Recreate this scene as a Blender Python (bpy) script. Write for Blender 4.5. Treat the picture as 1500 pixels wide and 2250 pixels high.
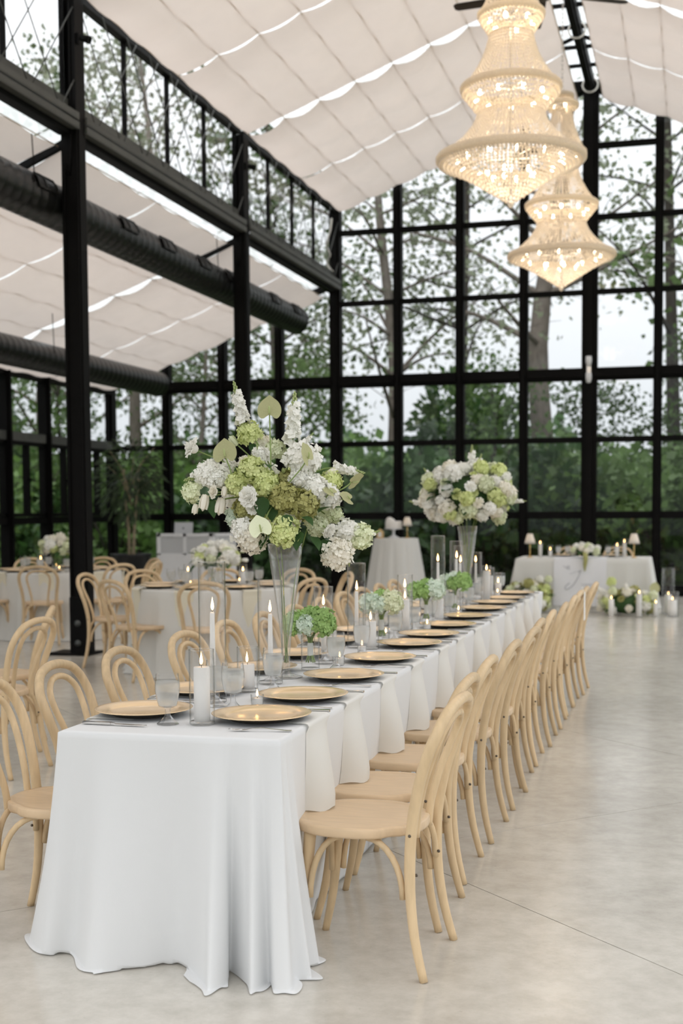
import bpy, math, random
import numpy as np
from mathutils import Vector, Matrix
PI = math.pi
for o in list(bpy.data.objects): bpy.data.objects.remove(o)
SC = bpy.context.scene
COL = SC.collection

# ------------------------------------------------------------------ camera
YAW, PITCH, ROLL, CAMH = .2658, .0658, -.0062, 1.45
cd = bpy.data.cameras.new('camera'); cam = bpy.data.objects.new('camera', cd); COL.objects.link(cam)
fw = Vector((-math.sin(YAW)*math.cos(PITCH), math.cos(YAW)*math.cos(PITCH), -math.sin(PITCH)))
rt0 = Vector((math.cos(YAW), math.sin(YAW), 0)); up0 = rt0.cross(fw)
rt = rt0*math.cos(ROLL) + up0*math.sin(ROLL); upv = -rt0*math.sin(ROLL) + up0*math.cos(ROLL)
M = Matrix((rt, upv, -fw)).transposed().to_4x4(); M.translation = Vector((0, 0, CAMH))
cam.matrix_world = M
cd.sensor_fit = 'AUTO'; cd.sensor_width = 36.0
cd.lens = 2828.68/2250*36.0
cd.shift_y = (1304.0-1125.0)/2250.0
cd.clip_start = .05; cd.clip_end = 400
cd.dof.use_dof = True; cd.dof.focus_distance = 4.7; cd.dof.aperture_fstop = 3.1
SC.camera = cam

# ------------------------------------------------------------------ sky, exposure
SC.view_settings.view_transform = 'Standard'
SC.view_settings.look = 'None'
SC.view_settings.gamma = 1.0
SC.view_settings.use_curve_mapping = False
SC.view_settings.exposure = 0.62
SC.cycles.use_denoising = True
SC.cycles.max_bounces = 10; SC.cycles.diffuse_bounces = 5; SC.cycles.glossy_bounces = 4
SC.cycles.transmission_bounces = 10; SC.cycles.transparent_max_bounces = 40
SC.cycles.sample_clamp_indirect = 6.0
SC.cycles.caustics_reflective = False; SC.cycles.caustics_refractive = False

w = bpy.data.worlds.new('overcast_sky'); SC.world = w; w.use_nodes = True
nt = w.node_tree; nt.nodes.clear()
def wn(t, **k):
    n = nt.nodes.new(t)
    for a, b in k.items(): setattr(n, a, b)
    return n
tc = wn('ShaderNodeTexCoord'); sx = wn('ShaderNodeSeparateXYZ'); mr = wn('ShaderNodeMapRange')
rp = wn('ShaderNodeValToRGB'); bg = wn('ShaderNodeBackground'); wo = wn('ShaderNodeOutputWorld')
nt.links.new(tc.outputs['Generated'], sx.inputs[0]); nt.links.new(sx.outputs['Z'], mr.inputs['Value'])
mr.inputs['From Min'].default_value = -.1; mr.inputs['From Max'].default_value = 1.0
# overcast luminance: about three times brighter overhead than at the skyline
rp.color_ramp.elements[0].position = .09; rp.color_ramp.elements[0].color = (.225, .238, .250, 1)
rp.color_ramp.elements[1].position = 1.0; rp.color_ramp.elements[1].color = (.97, .98, 1.0, 1)
nt.links.new(mr.outputs[0], rp.inputs[0]); nt.links.new(rp.outputs[0], bg.inputs[0])
bg.inputs[1].default_value = 2.0
nt.links.new(bg.outputs[0], wo.inputs[0])

# ------------------------------------------------------------------ materials
MATS = {}
def mat(name, color, rough=.6, metal=0., spec=.5, var=0., vscale=8., vstretch=(1, 1, 1), bump=0., bscale=60., trans=0., emit=None, emits=0., sheen=0., sss=0., coat=0.):
    m = bpy.data.materials.new(name); m.use_nodes = True; t = m.node_tree; b = t.nodes['Principled BSDF']; out = t.nodes['Material Output']
    def N(ty): return t.nodes.new(ty)
    b.inputs['Base Color'].default_value = (*color, 1); b.inputs['Roughness'].default_value = rough
    b.inputs['Metallic'].default_value = metal; b.inputs['Specular IOR Level'].default_value = spec
    if coat: b.inputs['Coat Weight'].default_value = coat
    if sheen: b.inputs['Sheen Weight'].default_value = sheen
    tcn = N('ShaderNodeTexCoord'); mp = N('ShaderNodeMapping'); mp.inputs['Scale'].default_value = vstretch
    t.links.new(tcn.outputs['Object'], mp.inputs[0])
    if var:
        ns = N('ShaderNodeTexNoise'); ns.inputs['Scale'].default_value = vscale; ns.inputs['Detail'].default_value = 4
        t.links.new(mp.outputs[0], ns.inputs['Vector'])
        oi = N('ShaderNodeObjectInfo'); ma = N('ShaderNodeMath'); ma.operation = 'MULTIPLY_ADD'
        ma.inputs[1].default_value = .35; t.links.new(oi.outputs['Random'], ma.inputs[0]); t.links.new(ns.outputs[0], ma.inputs[2])
        r = N('ShaderNodeValToRGB'); r.color_ramp.elements[0].position = .38; r.color_ramp.elements[1].position = .95
        r.color_ramp.elements[0].color = (*[c*(1-var) for c in color], 1); r.color_ramp.elements[1].color = (*[min(1, c*(1+var*.7)) for c in color], 1)
        t.links.new(ma.outputs[0], r.inputs[0]); t.links.new(r.outputs[0], b.inputs['Base Color']); csock = r.outputs[0]
    else: csock = None
    if bump:
        n2 = N('ShaderNodeTexNoise'); n2.inputs['Scale'].default_value = bscale; n2.inputs['Detail'].default_value = 3
        t.links.new(mp.outputs[0], n2.inputs['Vector']); bp = N('ShaderNodeBump'); bp.inputs['Strength'].default_value = bump; bp.inputs['Distance'].default_value = .01
        t.links.new(n2.outputs[0], bp.inputs['Height']); t.links.new(bp.outputs[0], b.inputs['Normal'])
    if emit: b.inputs['Emission Color'].default_value = (*emit, 1); b.inputs['Emission Strength'].default_value = emits
    if trans:
        tr = N('ShaderNodeBsdfTranslucent'); tr.inputs[0].default_value = (*color, 1)
        if csock: t.links.new(csock, tr.inputs[0])
        mx = N('ShaderNodeMixShader'); mx.inputs[0].default_value = trans
        t.links.new(b.outputs[0], mx.inputs[1]); t.links.new(tr.outputs[0], mx.inputs[2]); t.links.new(mx.outputs[0], out.inputs[0])
    MATS[name] = m; return m
def thin_glass(name, tint=(1, 1, 1), rough=.0, f0=.05, edge=.75, haze=0., pwr=4.0, rim=None):
    """a pane or a thin glass wall: clear straight on, mirror-like at grazing angles"""
    m = bpy.data.materials.new(name); m.use_nodes = True; t = m.node_tree; t.nodes.clear()
    N = t.nodes.new; out = N('ShaderNodeOutputMaterial'); tr = N('ShaderNodeBsdfTransparent'); tr.inputs[0].default_value = (*tint, 1)
    gl = N('ShaderNodeBsdfGlossy'); gl.inputs['Roughness'].default_value = rough
    lw = N('ShaderNodeLayerWeight'); lw.inputs[0].default_value = .5
    pw = N('ShaderNodeMath'); pw.operation = 'POWER'; pw.inputs[1].default_value = pwr; t.links.new(lw.outputs['Facing'], pw.inputs[0])
    mr_ = N('ShaderNodeMapRange'); mr_.inputs['To Min'].default_value = f0; mr_.inputs['To Max'].default_value = edge
    t.links.new(pw.outputs[0], mr_.inputs[0]); mx = N('ShaderNodeMixShader'); t.links.new(mr_.outputs[0], mx.inputs[0])
    if rim:
        cm = N('ShaderNodeMix'); cm.data_type = 'RGBA'; cm.inputs[6].default_value = (*tint, 1); cm.inputs[7].default_value = (*rim, 1)
        p2_ = N('ShaderNodeMath'); p2_.operation = 'POWER'; p2_.inputs[1].default_value = 5.0; t.links.new(lw.outputs['Facing'], p2_.inputs[0])
        t.links.new(p2_.outputs[0], cm.inputs[0]); t.links.new(cm.outputs[2], tr.inputs[0])
    t.links.new(tr.outputs[0], mx.inputs[1]); t.links.new(gl.outputs[0], mx.inputs[2]); last = mx
    if haze:
        df = N('ShaderNodeBsdfTranslucent'); df.inputs[0].default_value = (.9, .92, .92, 1); m2 = N('ShaderNodeMixShader'); m2.inputs[0].default_value = haze
        t.links.new(mx.outputs[0], m2.inputs[1]); t.links.new(df.outputs[0], m2.inputs[2]); last = m2
    t.links.new(last.outputs[0], out.inputs[0]); MATS[name] = m; return m

mat('steel', (.0045, .0040, .0038), .55, .0, .09, var=.3, vscale=3)
mat('steel_grey', (.085, .087, .080), .5, .0, .35, var=.25, vscale=4)
mat('duct_metal', (.010, .0095, .0088), .34, .2, .5, var=.3, vscale=5)
mat('grille_dark', (.006, .006, .006), .5)
mat('bolt', (.10, .11, .11), .35, .8)
mat('shade_fabric', (.85, .74, .675), .9, 0, .1, var=.03, vscale=2.5, trans=.355)
mat('wire_tan', (.62, .50, .36), .6)
mat('cord_white', (.75, .72, .66), .7)
mat('wood', (.65, .485, .292), .42, 0, .35, var=.16, vscale=9, vstretch=(5, 5, 1))
mat('wood_seat', (.68, .505, .325), .40, 0, .35, var=.12, vscale=6, vstretch=(9, 1.2, 4))
mat('screw', (.12, .10, .08), .4, .7)
mat('cloth', (.80, .81, .815), .85, 0, .15, trans=.10, bump=.06, bscale=500)
mat('cloth_round', (.74, .735, .70), .85, 0, .15, trans=.12)
mat('napkin', (.89, .885, .85), .8, 0, .2, trans=.28)
mat('napkin_cream', (.80, .76, .62), .8, 0, .2, trans=.12)
mat('gold', (.93, .70, .44), .20, .42, .6, var=.05, vscale=30)
mat('gold_shaded', (.05, .04, .025), .5, .3)  # shadow under the plate rim, put into a near-black underside colour
mat('silver', (.72, .71, .70), .16, 1.0)
mat('brass', (.80, .58, .26), .25, 1.0)
mat('wax', (.95, .94, .92), .5, 0, .4, trans=.30)
mat('wick', (.02, .015, .01), .8)
mat('flame', (1, .7, .35), .5, emit=(1.0, .56, .20), emits=9.0)
thin_glass('pane_glass', (.985, .99, .99), .0, .014, .45)
thin_glass('roof_glass', (.97, .98, .98), .0, .02, .4, haze=.42)
thin_glass('cut_glass', (1, 1, 1), .04, .10, .8, pwr=2.0, rim=(.70, .73, .73))
thin_glass('cylinder_glass', (1, 1, 1), .0, .020, .80, pwr=4.6, rim=(.62, .66, .65))
thin_glass('vase_glass', (1, 1, 1), .01, .05, .85, pwr=2.6, rim=(.55, .59, .58), haze=.07)
thin_glass('goblet_glass', (1, 1, 1), .01, .02, .8, pwr=3.6, rim=(.80, .82, .82))
def real_glass(name, ior, color=(1, 1, 1), rough=0.):
    m = bpy.data.materials.new(name); m.use_nodes = True; t = m.node_tree; t.nodes.clear()
    g = t.nodes.new('ShaderNodeBsdfGlass'); g.inputs['IOR'].default_value = ior; g.inputs[0].default_value = (*color, 1); g.inputs['Roughness'].default_value = rough
    o = t.nodes.new('ShaderNodeOutputMaterial'); t.links.new(g.outputs[0], o.inputs[0]); MATS[name] = m
thin_glass('iced_water', (.98, .985, .985), .02, .03, .6, haze=.5)
for n, c, tr in [('petal_white', (.97, .955, .90), .22), ('petal_ivory', (.96, .92, .82), .22), ('petal_lime', (.72, .78, .36), .13), ('petal_pale', (.80, .84, .60), .13),
                 ('petal_olive', (.43, .42, .16), .13), ('petal_green', (.37, .56, .19), .13), ('petal_mint', (.72, .82, .70), .13),
                 ('anthurium', (.50, .50, .27), .25), ('leaf_dark', (.045, .105, .03), .2), ('stem', (.30, .40, .14), .2), ('bud', (.55, .62, .30), .3)]:
    mat(n, c, .6, 0, .3, var=.08 if 'white' in n or 'ivory' in n else .14, vscale=25, trans=tr)
mat('foliage', (.10, .165, .05), .55, 0, .3, var=.55, vscale=.7, trans=.4)
mat('foliage_hazy', (.25, .285, .19), .55, 0, .3, var=.4, vscale=.6, trans=.5)  # haze and backlight on the tall crowns, painted into a pale leaf colour
mat('foliage_bright', (.12, .21, .055), .5, 0, .4, var=.5, vscale=1.1, trans=.35)
mat('foliage_shrub', (.050, .115, .028), .45, 0, .45, var=.7, vscale=.9, trans=.3)
mat('foliage_gold', (.42, .30, .10), .55, 0, .3, var=.3, vscale=1, trans=.35)
mat('foliage_pot', (.060, .095, .040), .45, 0, .4, var=.4, vscale=4, trans=.25)
mat('bark', (.20, .17, .145), .9, 0, .2, var=.4, vscale=5, vstretch=(4, 4, 1), bump=.6, bscale=14)
mat('bark_dark', (.07, .06, .05), .9, 0, .2, var=.4, vscale=5, vstretch=(4, 4, 1))
mat('bark_pot', (.36, .30, .20), .8, 0, .2, var=.3, vscale=12)
mat('ground_grass', (.07, .12, .04), .95, 0, .1, var=.5, vscale=2)
mat('planter_black', (.008, .008, .008), .4)
mat('white_lacquer', (.74, .745, .76), .4, 0, .4)
mat('scrim_grey', (.52, .53, .54), .9)
mat('laptop', (.60, .61, .62), .35, .6)
mat('laptop_mark', (.10, .10, .11), .4)
mat('icing', (.85, .82, .78), .6, 0, .3, trans=.1)
mat('print_grey', (.33, .34, .37), .8)
mat('runner_white', (.78, .785, .81), .85, 0, .1, trans=.08)
mat('lamp_shade', (.85, .82, .78), .6, 0, .4, trans=.5)
mat('clock_wood', (.62, .42, .18), .5)
mat('paper', (.86, .86, .84), .7)
mat('crystal', (.97, .92, .85), .10, 0, .9, trans=.5, coat=.8)
mat('crystal_band', (.95, .86, .74), .30, 0, .7, var=.12, vscale=70, trans=.45, bump=.5, bscale=110)
mat('bulb', (1, .8, .5), .4, emit=(1.0, .80, .55), emits=9.0)
mat('chrome', (.75, .72, .68), .2, 1.0)
mat('fan_dark', (.035, .022, .014), .5)

def concrete():
    m = bpy.data.materials.new('concrete'); m.use_nodes = True; t = m.node_tree; b = t.nodes['Principled BSDF']; N = t.nodes.new
    g = N('ShaderNodeNewGeometry')
    def noise(s, d, r=.55):
        n = N('ShaderNodeTexNoise'); n.inputs['Scale'].default_value = s; n.inputs['Detail'].default_value = d; n.inputs['Roughness'].default_value = r
        t.links.new(g.outputs['Position'], n.inputs['Vector']); return n.outputs[0]
    def ramp(s, p0, c0, p1, c1):
        r = N('ShaderNodeValToRGB'); r.color_ramp.elements[0].position = p0; r.color_ramp.elements[1].position = p1
        r.color_ramp.elements[0].color = (*c0, 1); r.color_ramp.elements[1].color = (*c1, 1); t.links.new(s, r.inputs[0]); return r.outputs[0]
    a = ramp(noise(.9, 7, .6), .30, (.505, .478, .428), .70, (.65, .622, .565))
    c = ramp(noise(9, 8, .7), .30, (.84, .83, .81), .62, (1.05, 1.05, 1.05))
    f = ramp(noise(55, 3, .6), .66, (1, 1, 1), .80, (.72, .70, .67))
    for s in (c, f):
        mx = N('ShaderNodeMix'); mx.data_type = 'RGBA'; mx.blend_type = 'MULTIPLY'; mx.inputs[0].default_value = 1.0
        t.links.new(a, mx.inputs[6]); t.links.new(s, mx.inputs[7]); a = mx.outputs[2]
    t.links.new(a, b.inputs['Base Color'])
    rr = N('ShaderNodeMapRange'); rr.inputs['To Min'].default_value = .14; rr.inputs['To Max'].default_value = .26; t.links.new(noise(1.7, 5), rr.inputs[0])
    t.links.new(rr.outputs[0], b.inputs['Roughness']); b.inputs['Specular IOR Level'].default_value = .75
    bp = N('ShaderNodeBump'); bp.inputs['Strength'].default_value = .08; bp.inputs['Distance'].default_value = .01
    t.links.new(noise(14, 6), bp.inputs['Height']); t.links.new(bp.outputs[0], b.inputs['Normal']); MATS['concrete'] = m
concrete()
mat('joint_dark', (.10, .09, .08), .9)

# ------------------------------------------------------------------ mesh helpers
class MB:
    def __init__(s): s.v = []; s.f = []; s.sm = []; s.mi = []
    def add(s, v, f, smooth=False, mi=0):
        o = len(s.v); s.v += [tuple(p) for p in v]; s.f += [tuple(i+o for i in q) for q in f]; s.sm += [smooth]*len(f); s.mi += [mi]*len(f); return s
    def box(s, c, d, rz=0., M_=None, mi=0):
        x, y, z = d[0]/2, d[1]/2, d[2]/2
        p = [Vector((a*x, b*y, e*z)) for a in (-1, 1) for b in (-1, 1) for e in (-1, 1)]
        if M_ is not None: p = [M_ @ q for q in p]
        elif rz: R_ = Matrix.Rotation(rz, 3, 'Z'); p = [R_ @ q for q in p]
        p = [q+Vector(c) for q in p]
        return s.add(p, [(0, 1, 3, 2), (4, 6, 7, 5), (0, 4, 5, 1), (2, 3, 7, 6), (0, 2, 6, 4), (1, 5, 7, 3)], False, mi)
    def beam(s, a, b, wd, h, mi=0):
        a, b = Vector(a), Vector(b); d = b-a; y = d.normalized(); x = y.cross(Vector((0, 0, 1)))
        if x.length < 1e-4: x = Vector((1, 0, 0))
        x.normalize(); z = x.cross(y); return s.box((a+b)/2, (wd, d.length, h), M_=Matrix((x, y, z)).transposed(), mi=mi)
    def tube(s, pts, rad, n=8, caps=True, mi=0, flat=None):
        pts = [Vector(p) for p in pts]; k = len(pts)
        if not hasattr(rad, '__len__'): rad = [rad]*k
        tg = [(pts[min(i+1, k-1)]-pts[max(i-1, 0)]).normalized() for i in range(k)]
        u = tg[0].orthogonal().normalized(); vs = []
        for i in range(k):
            u = (u-tg[i]*u.dot(tg[i])).normalized(); w_ = tg[i].cross(u)
            for j in range(n):
                a = 2*PI*j/n; vs.append(pts[i]+(u*math.cos(a)+w_*math.sin(a))*rad[i])
        fs = [(i*n+j, i*n+(j+1) % n, (i+1)*n+(j+1) % n, (i+1)*n+j) for i in range(k-1) for j in range(n)]
        s.add(vs, fs, True, mi)
        if caps:
            o = len(s.v)-len(vs); s.f += [tuple(o+j for j in reversed(range(n))), tuple(o+(k-1)*n+j for j in range(n))]; s.sm += [False]*2; s.mi += [mi]*2
        return s
    def lathe(s, prof, n=24, c=(0, 0, 0), mi=0, smooth=True):
        vs = []; 
        for r, z in prof:
            for j in range(n): a = 2*PI*j/n; vs.append((c[0]+r*math.cos(a), c[1]+r*math.sin(a), c[2]+z))
        fs = [(i*n+j, i*n+(j+1) % n, (i+1)*n+(j+1) % n, (i+1)*n+j) for i in range(len(prof)-1) for j in range(n)]
        return s.add(vs, fs, smooth, mi)
    def ball(s, c, r, n=8, m=5, mi=0, sc=(1, 1, 1)):
        vs = [(c[0], c[1], c[2]+r*sc[2])]
        for i in range(1, m):
            t = PI*i/m
            for j in range(n): a = 2*PI*j/n; vs.append((c[0]+r*sc[0]*math.sin(t)*math.cos(a), c[1]+r*sc[1]*math.sin(t)*math.sin(a), c[2]+r*sc[2]*math.cos(t)))
        vs.append((c[0], c[1], c[2]-r*sc[2])); L = len(vs)-1
        fs = [(0, 1+j, 1+(j+1) % n) for j in range(n)]
        fs += [(1+i*n+j, 1+(i+1)*n+j, 1+(i+1)*n+(j+1) % n, 1+i*n+(j+1) % n) for i in range(m-2) for j in range(n)]
        fs += [(L, 1+(m-2)*n+(j+1) % n, 1+(m-2)*n+j) for j in range(n)]
        return s.add(vs, fs, True, mi)
    def grid(s, P, smooth=True, mi=0):
        r, c = len(P), len(P[0]); return s.add([q for row in P for q in row], [(i*c+j, i*c+j+1, (i+1)*c+j+1, (i+1)*c+j) for i in range(r-1) for j in range(c-1)], smooth, mi)
    def mesh(s, name, mats):
        me = bpy.data.meshes.new(name); me.from_pydata(s.v, [], s.f); me.polygons.foreach_set('use_smooth', s.sm)
        ms = mats if isinstance(mats, (list, tuple)) else [mats]
        for m in ms: me.materials.append(MATS[m])
        if len(ms) > 1: me.polygons.foreach_set('material_index', s.mi)
        me.update(); return me
def link(name, data, parent=None, loc=None, rz=None):
    o = bpy.data.objects.new(name, data); COL.objects.link(o)
    if parent is not None: o.parent = parent
    if loc is not None: o.location = loc
    if rz is not None: o.rotation_euler = (0, 0, rz)
    return o
def obj(name, mb, mats, parent=None, loc=None, rz=None, label=None, cat=None, group=None, kind=None):
    o = link(name, mb.mesh(name, mats) if isinstance(mb, MB) else mb, parent, loc, rz); return tag(o, label, cat, group, kind)
def tag(o, label=None, cat=None, group=None, kind=None):
    if label: o['label'] = label
    if cat: o['category'] = cat
    if group: o['group'] = group
    if kind: o['kind'] = kind
    return o
def thing(name, label, cat, loc=(0, 0, 0), rz=0., group=None, kind=None):
    return tag(link(name, None, None, loc, rz), label, cat, group, kind)
def copy_tree(o, parent=None):
    c = o.copy(); COL.objects.link(c)
    if parent is not None: c.parent = parent
    for ch in o.children: copy_tree(ch, c)
    return c
class Kind:
    """first call hands out the prototype itself, later calls hand out copies"""
    def __init__(s, root): s.root = root; s.used = False
    def put(s, loc, rz=0., label=None, group=None, scale=None):
        o = s.root if not s.used else copy_tree(s.root)
        s.used = True; o.location = loc; o.rotation_euler = (0, 0, rz)
        if scale: o.scale = scale if hasattr(scale, '__len__') else (scale,)*3
        if label: o['label'] = label
        if group: o['group'] = group
        return o
ORD = ['first', 'second', 'third', 'fourth', 'fifth', 'sixth', 'seventh', 'eighth', 'ninth', 'tenth', 'eleventh', 'twelfth', 'thirteenth', 'fourteenth', 'fifteenth', 'sixteenth', 'seventeenth', 'eighteenth', 'nineteenth', 'twentieth', 'twenty-first', 'twenty-second', 'twenty-third', 'twenty-fourth', 'twenty-fifth', 'twenty-sixth', 'twenty-seventh', 'twenty-eighth', 'twenty-ninth', 'thirtieth']
def cr(P, n):
    """Catmull-Rom through the points"""
    P = [Vector(p) for p in P]; out = []
    for i in range(len(P)-1):
        a, b, c, d = P[max(i-1, 0)], P[i], P[i+1], P[min(i+2, len(P)-1)]
        for k in range(n):
            t = k/n; out.append(.5*((2*b)+(c-a)*t+(2*a-5*b+4*c-d)*t*t+(3*b-a-3*c+d)*t**3))
    return out+[P[-1]]
# ================================================================== STRUCTURE
XC, XR, XE, DW = -5.92, -1.64, 2.64, 21.5
XL = -10.15
ZE, ZR = 6.42, 8.04                     # shade height at eave and ridge
BAYS = [-2.9, 2.0, 6.9, 11.8, 16.7, 21.5]
def roof_z(x): return ZE+(ZR-ZE)*(1-abs(x-XR)/(XR-XC)) if x > XC-.01 else 5.09-.365*(-5.98-x)

# floor: concrete slabs cut on the diagonal
floor = thing('floor', None, None, kind='structure')
b = MB(); b.box((-2, 8, -.16), (24, 32, .1)); obj('joint_bed', b, 'joint_dark', floor)
SL = 2.54; c45 = math.sqrt(.5); g = .0022
slab = None
for i in range(-9, 12):
    for j in range(-9, 12):
        u0 = 4.03*c45+i*SL; w0 = (5.266+1.228)*c45+j*SL          # along (1,1) and along (-1,1)
        cx = ((u0+SL/2)-(w0+SL/2))*c45; cy = ((u0+SL/2)+(w0+SL/2))*c45
        if not (-11.2 < cx < 5.2 and .3 < cy < 22.2): continue
        if slab is None:
            b = MB(); h = SL/2-g
            b.add([(-h, -h, 0), (h, -h, 0), (h, h, 0), (-h, h, 0), (-h, -h, -.1), (h, -h, -.1), (h, h, -.1), (-h, h, -.1)], [(0, 1, 2, 3), (0, 4, 5, 1), (1, 5, 6, 2), (2, 6, 7, 3), (3, 7, 4, 0)])
            slab = b.mesh('slab', 'concrete')
        link('slab', slab, floor, (cx, cy, 0), PI/4)

def prism(pts, y0, y1):
    """polygon in x,z pushed along y"""
    b = MB(); n = len(pts); b.add([(x, y0, z) for x, z in pts]+[(x, y1, z) for x, z in pts], [tuple(range(n)), tuple(reversed(range(n, 2*n)))]+[(i, i+n, (i+1) % n+n, (i+1) % n) for i in range(n)]); return b

# back gable wall
wb = thing('wall_back', None, None, kind='structure')
rows = [(.085, .17), (1.32, .12), (2.55, .09), (3.61, .20), (4.93, .075), (6.12, .075), (7.25, .075)]
mx = [XL, -9.05, -7.99, -6.94, XC, -4.83, -3.77, -2.71, XR, -.56, .52, 1.58, XE]
for x in mx:
    wd = .25 if x == XR else (.19 if x == XC else .14)
    top = roof_z(x)+.14
    b = MB(); b.box((x, DW, top/2), (wd, .18, top)); b.box((x, DW-.11, top/2), (wd*.45, .05, top)); obj('mullion', b, 'steel', wb)
for k in range(len(mx)-1):
    x0, x1 = mx[k], mx[k+1]; xm = (x0+x1)/2; zt = min(roof_z(x0 if x0 != XC else x0+.02), roof_z(x1 if x1 != XC else x1-.02))
    aisle = x1 <= XC+.01
    zz = [r for r in rows if r[0] < (zt if not aisle else min(zt, 4.0))-.1]
    for z, h in zz:
        b = MB(); b.box((xm, DW, z), (x1-x0-.12, .14, h))
        if h > .15: b.box((xm, DW-.09, z), (x1-x0-.12, .08, h*.5))
        obj('transom', b, 'steel', wb)
    for r in range(len(zz)):
        z0 = zz[r][0]+zz[r][1]/2
        if r+1 < len(zz): za = zb = zz[r+1][0]-zz[r+1][1]/2
        else: za, zb = roof_z(x0+.01)+.1, roof_z(x1-.01)+.1
        obj('pane', prism([(x0+.06, z0), (x1-.06, z0), (x1-.06, zb), (x0+.06, za)], DW-.008, DW+.008), 'pane_glass', wb)
for (xa, xb) in ((XL, XC-.02), (XC+.02, XR), (XR, XE)):
    b = MB(); b.beam((xa, DW, roof_z(xa)+.2), (xb, DW, roof_z(xb)+.2), .16, .14); obj('raking_beam', b, 'steel', wb)

# left aisle wall with casement windows
wl = thing('wall_left', None, None, kind='structure')
ys = [DW-1.25*k for k in range(1, 12)]
for y in ys:
    b = MB(); b.box((XL, y, 1.8), (.16, .12, 3.6)); b.box((XL+.1, y, 1.8), (.05, .05, 3.6)); obj('mullion', b, 'steel', wl)
lrows = [(.085, .17), (1.29, .11), (2.60, .14), (3.60, .16)]
for k, y in enumerate(ys):
    ym = y+.625
    for z, h in lrows:
        b = MB(); b.box((XL, ym, z), (.13, 1.13, h)); obj('transom', b, 'steel_grey' if z == 2.60 else 'steel', wl)
    for r in (0, 2):
        b = MB(); z0 = lrows[r][0]+lrows[r][1]/2; z1 = lrows[r+1][0]-lrows[r+1][1]/2
        b.box((XL, ym, (z0+z1)/2), (.014, 1.13, z1-z0)); obj('pane', b, 'pane_glass', wl)
    wd = thing('window_%d' % (k+1), None, None, (XL, ym, 1.94), kind='structure')
    b = MB()
    for s in (-1, 1): b.box((.01, s*.535, 0), (.10, .06, 1.18)); b.box((.01, 0, s*.56), (.10, 1.13, .06))
    obj('window_frame', b, 'steel', wd)
    b = MB(); b.box((.01, 0, 0), (.09, .09, 1.18)); obj('stile', b, 'steel', wd)
    for s in (-1, 1):
        b = MB(); b.box((0, s*.275, 0), (.012, .44, 1.06)); obj('pane', b, 'pane_glass', wd)
    b = MB(); b.box((.07, 0, .0), (.03, .04, .05)); b.tube([(.085, 0, 0), (.10, .02, -.01), (.10, .11, -.03)], .011, 6); obj('handle', b, 'steel', wd)

# colonnade posts
def post(name, x, y, big):
    c = thing(name, None, None, (x, y, 0), kind='structure')
    b = MB(); b.box((0, 0, 2.59), (.17, .19, 5.18)); b.box((.09, -.03, 2.59), (.012, .07, 5.18)); obj('shaft', b, 'steel', c)
    b = MB()
    for s in (-1, 1): b.box((s*.07, 0, 5.83), (.03, .20, 1.3))
    b.box((0, .03, 5.83), (.12, .05, 1.3)); obj('upper_shaft', b, 'steel', c)
    b = MB(); b.box((-.08, 0, .012), (.44, .34, .024)); obj('base_plate', b, 'steel', c)
    b = MB(); b.box((0, -.10, .30), (.172, .02, .56)); obj('shoe_plate', b, 'steel', c)
    for z in (.12, .32):
        b = MB(); M90 = Matrix.Rotation(PI/2, 3, 'X')
        t = MB().lathe([(.0, .03), (.016, .03), (.018, .012), (.034, .012), (.036, 0)], 12); b.add([M90 @ Vector(p) for p in t.v], t.f, True); obj('bolt', b, 'bolt', c, (0, -.108, z))
    b = MB(); b.tube(cr([(.03, -.10, 6.4), (.03, -.105, 5.3), (.03, -.108, 5.0), (.0, -.11, 4.72), (-.05, -.11, 4.5), (-.055, -.11, .6)], 4), .010, 6); obj('conduit', b, 'steel', c)
    return c
for k, y in enumerate(BAYS[1:-1]): post('column', XC, y, True)

# clerestory over the colonnade
cl = thing('wall_clerestory', None, None, kind='structure')
for k in range(1, len(BAYS)-1):
    y0, y1 = BAYS[k]+.10, BAYS[k+1]-.10; ym = (y0+y1)/2; L = y1-y0
    b = MB(); b.box((XC-.02, ym, 5.37), (.05, L, .17)); obj('sill_plate', b, 'steel_grey', cl)
    for s, z in ((.07, 5.26), (.07, 5.17)):
        b = MB(); b.box((XC+s, ym, z), (.08, L+.04, .02)); b.box((XC+s+.035, ym, z+.03), (.014, L+.04, .055)); obj('chord_angle', b, 'steel_grey', cl)
    b = MB(); b.box((XC-.04, ym, 5.15), (.12, L, .07)); obj('lower_chord', b, 'steel', cl)
    b = MB(); b.box((XC, ym, 6.50), (.10, L, .10)); obj('upper_chord', b, 'steel', cl)
    for q in range(4):
        ya = y0+q*L/4; yb = ya+L/4
        b = MB(); b.box((XC-.03, (ya+yb)/2, 5.95), (.012, L/4-.03, 1.02)); obj('pane', b, 'pane_glass', cl)
        if q: b = MB(); b.box((XC-.03, ya, 5.95), (.05, .035, 1.05)); obj('glazing_bar', b, 'steel', cl)
    if k >= 2:
        n = 8
        for q in range(n):
            yb = y0+L*(q+.5)/n
            for s in (-1, 1):
                ye = yb+s*1.0; za, zb = 5.28, 6.46
                if ye > y1: zb = za+(zb-za)*(y1-yb)/1.0; ye = y1
                if ye < y0: zb = za+(zb-za)*(yb-y0)/1.0; ye = y0
                if abs(ye-yb) < .12: continue
                b = MB(); b.tube([(XC+.07, yb, za), (XC+.07, ye, zb)], .0062, 5); obj('lattice_rod', b, 'steel_grey', cl)

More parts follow.
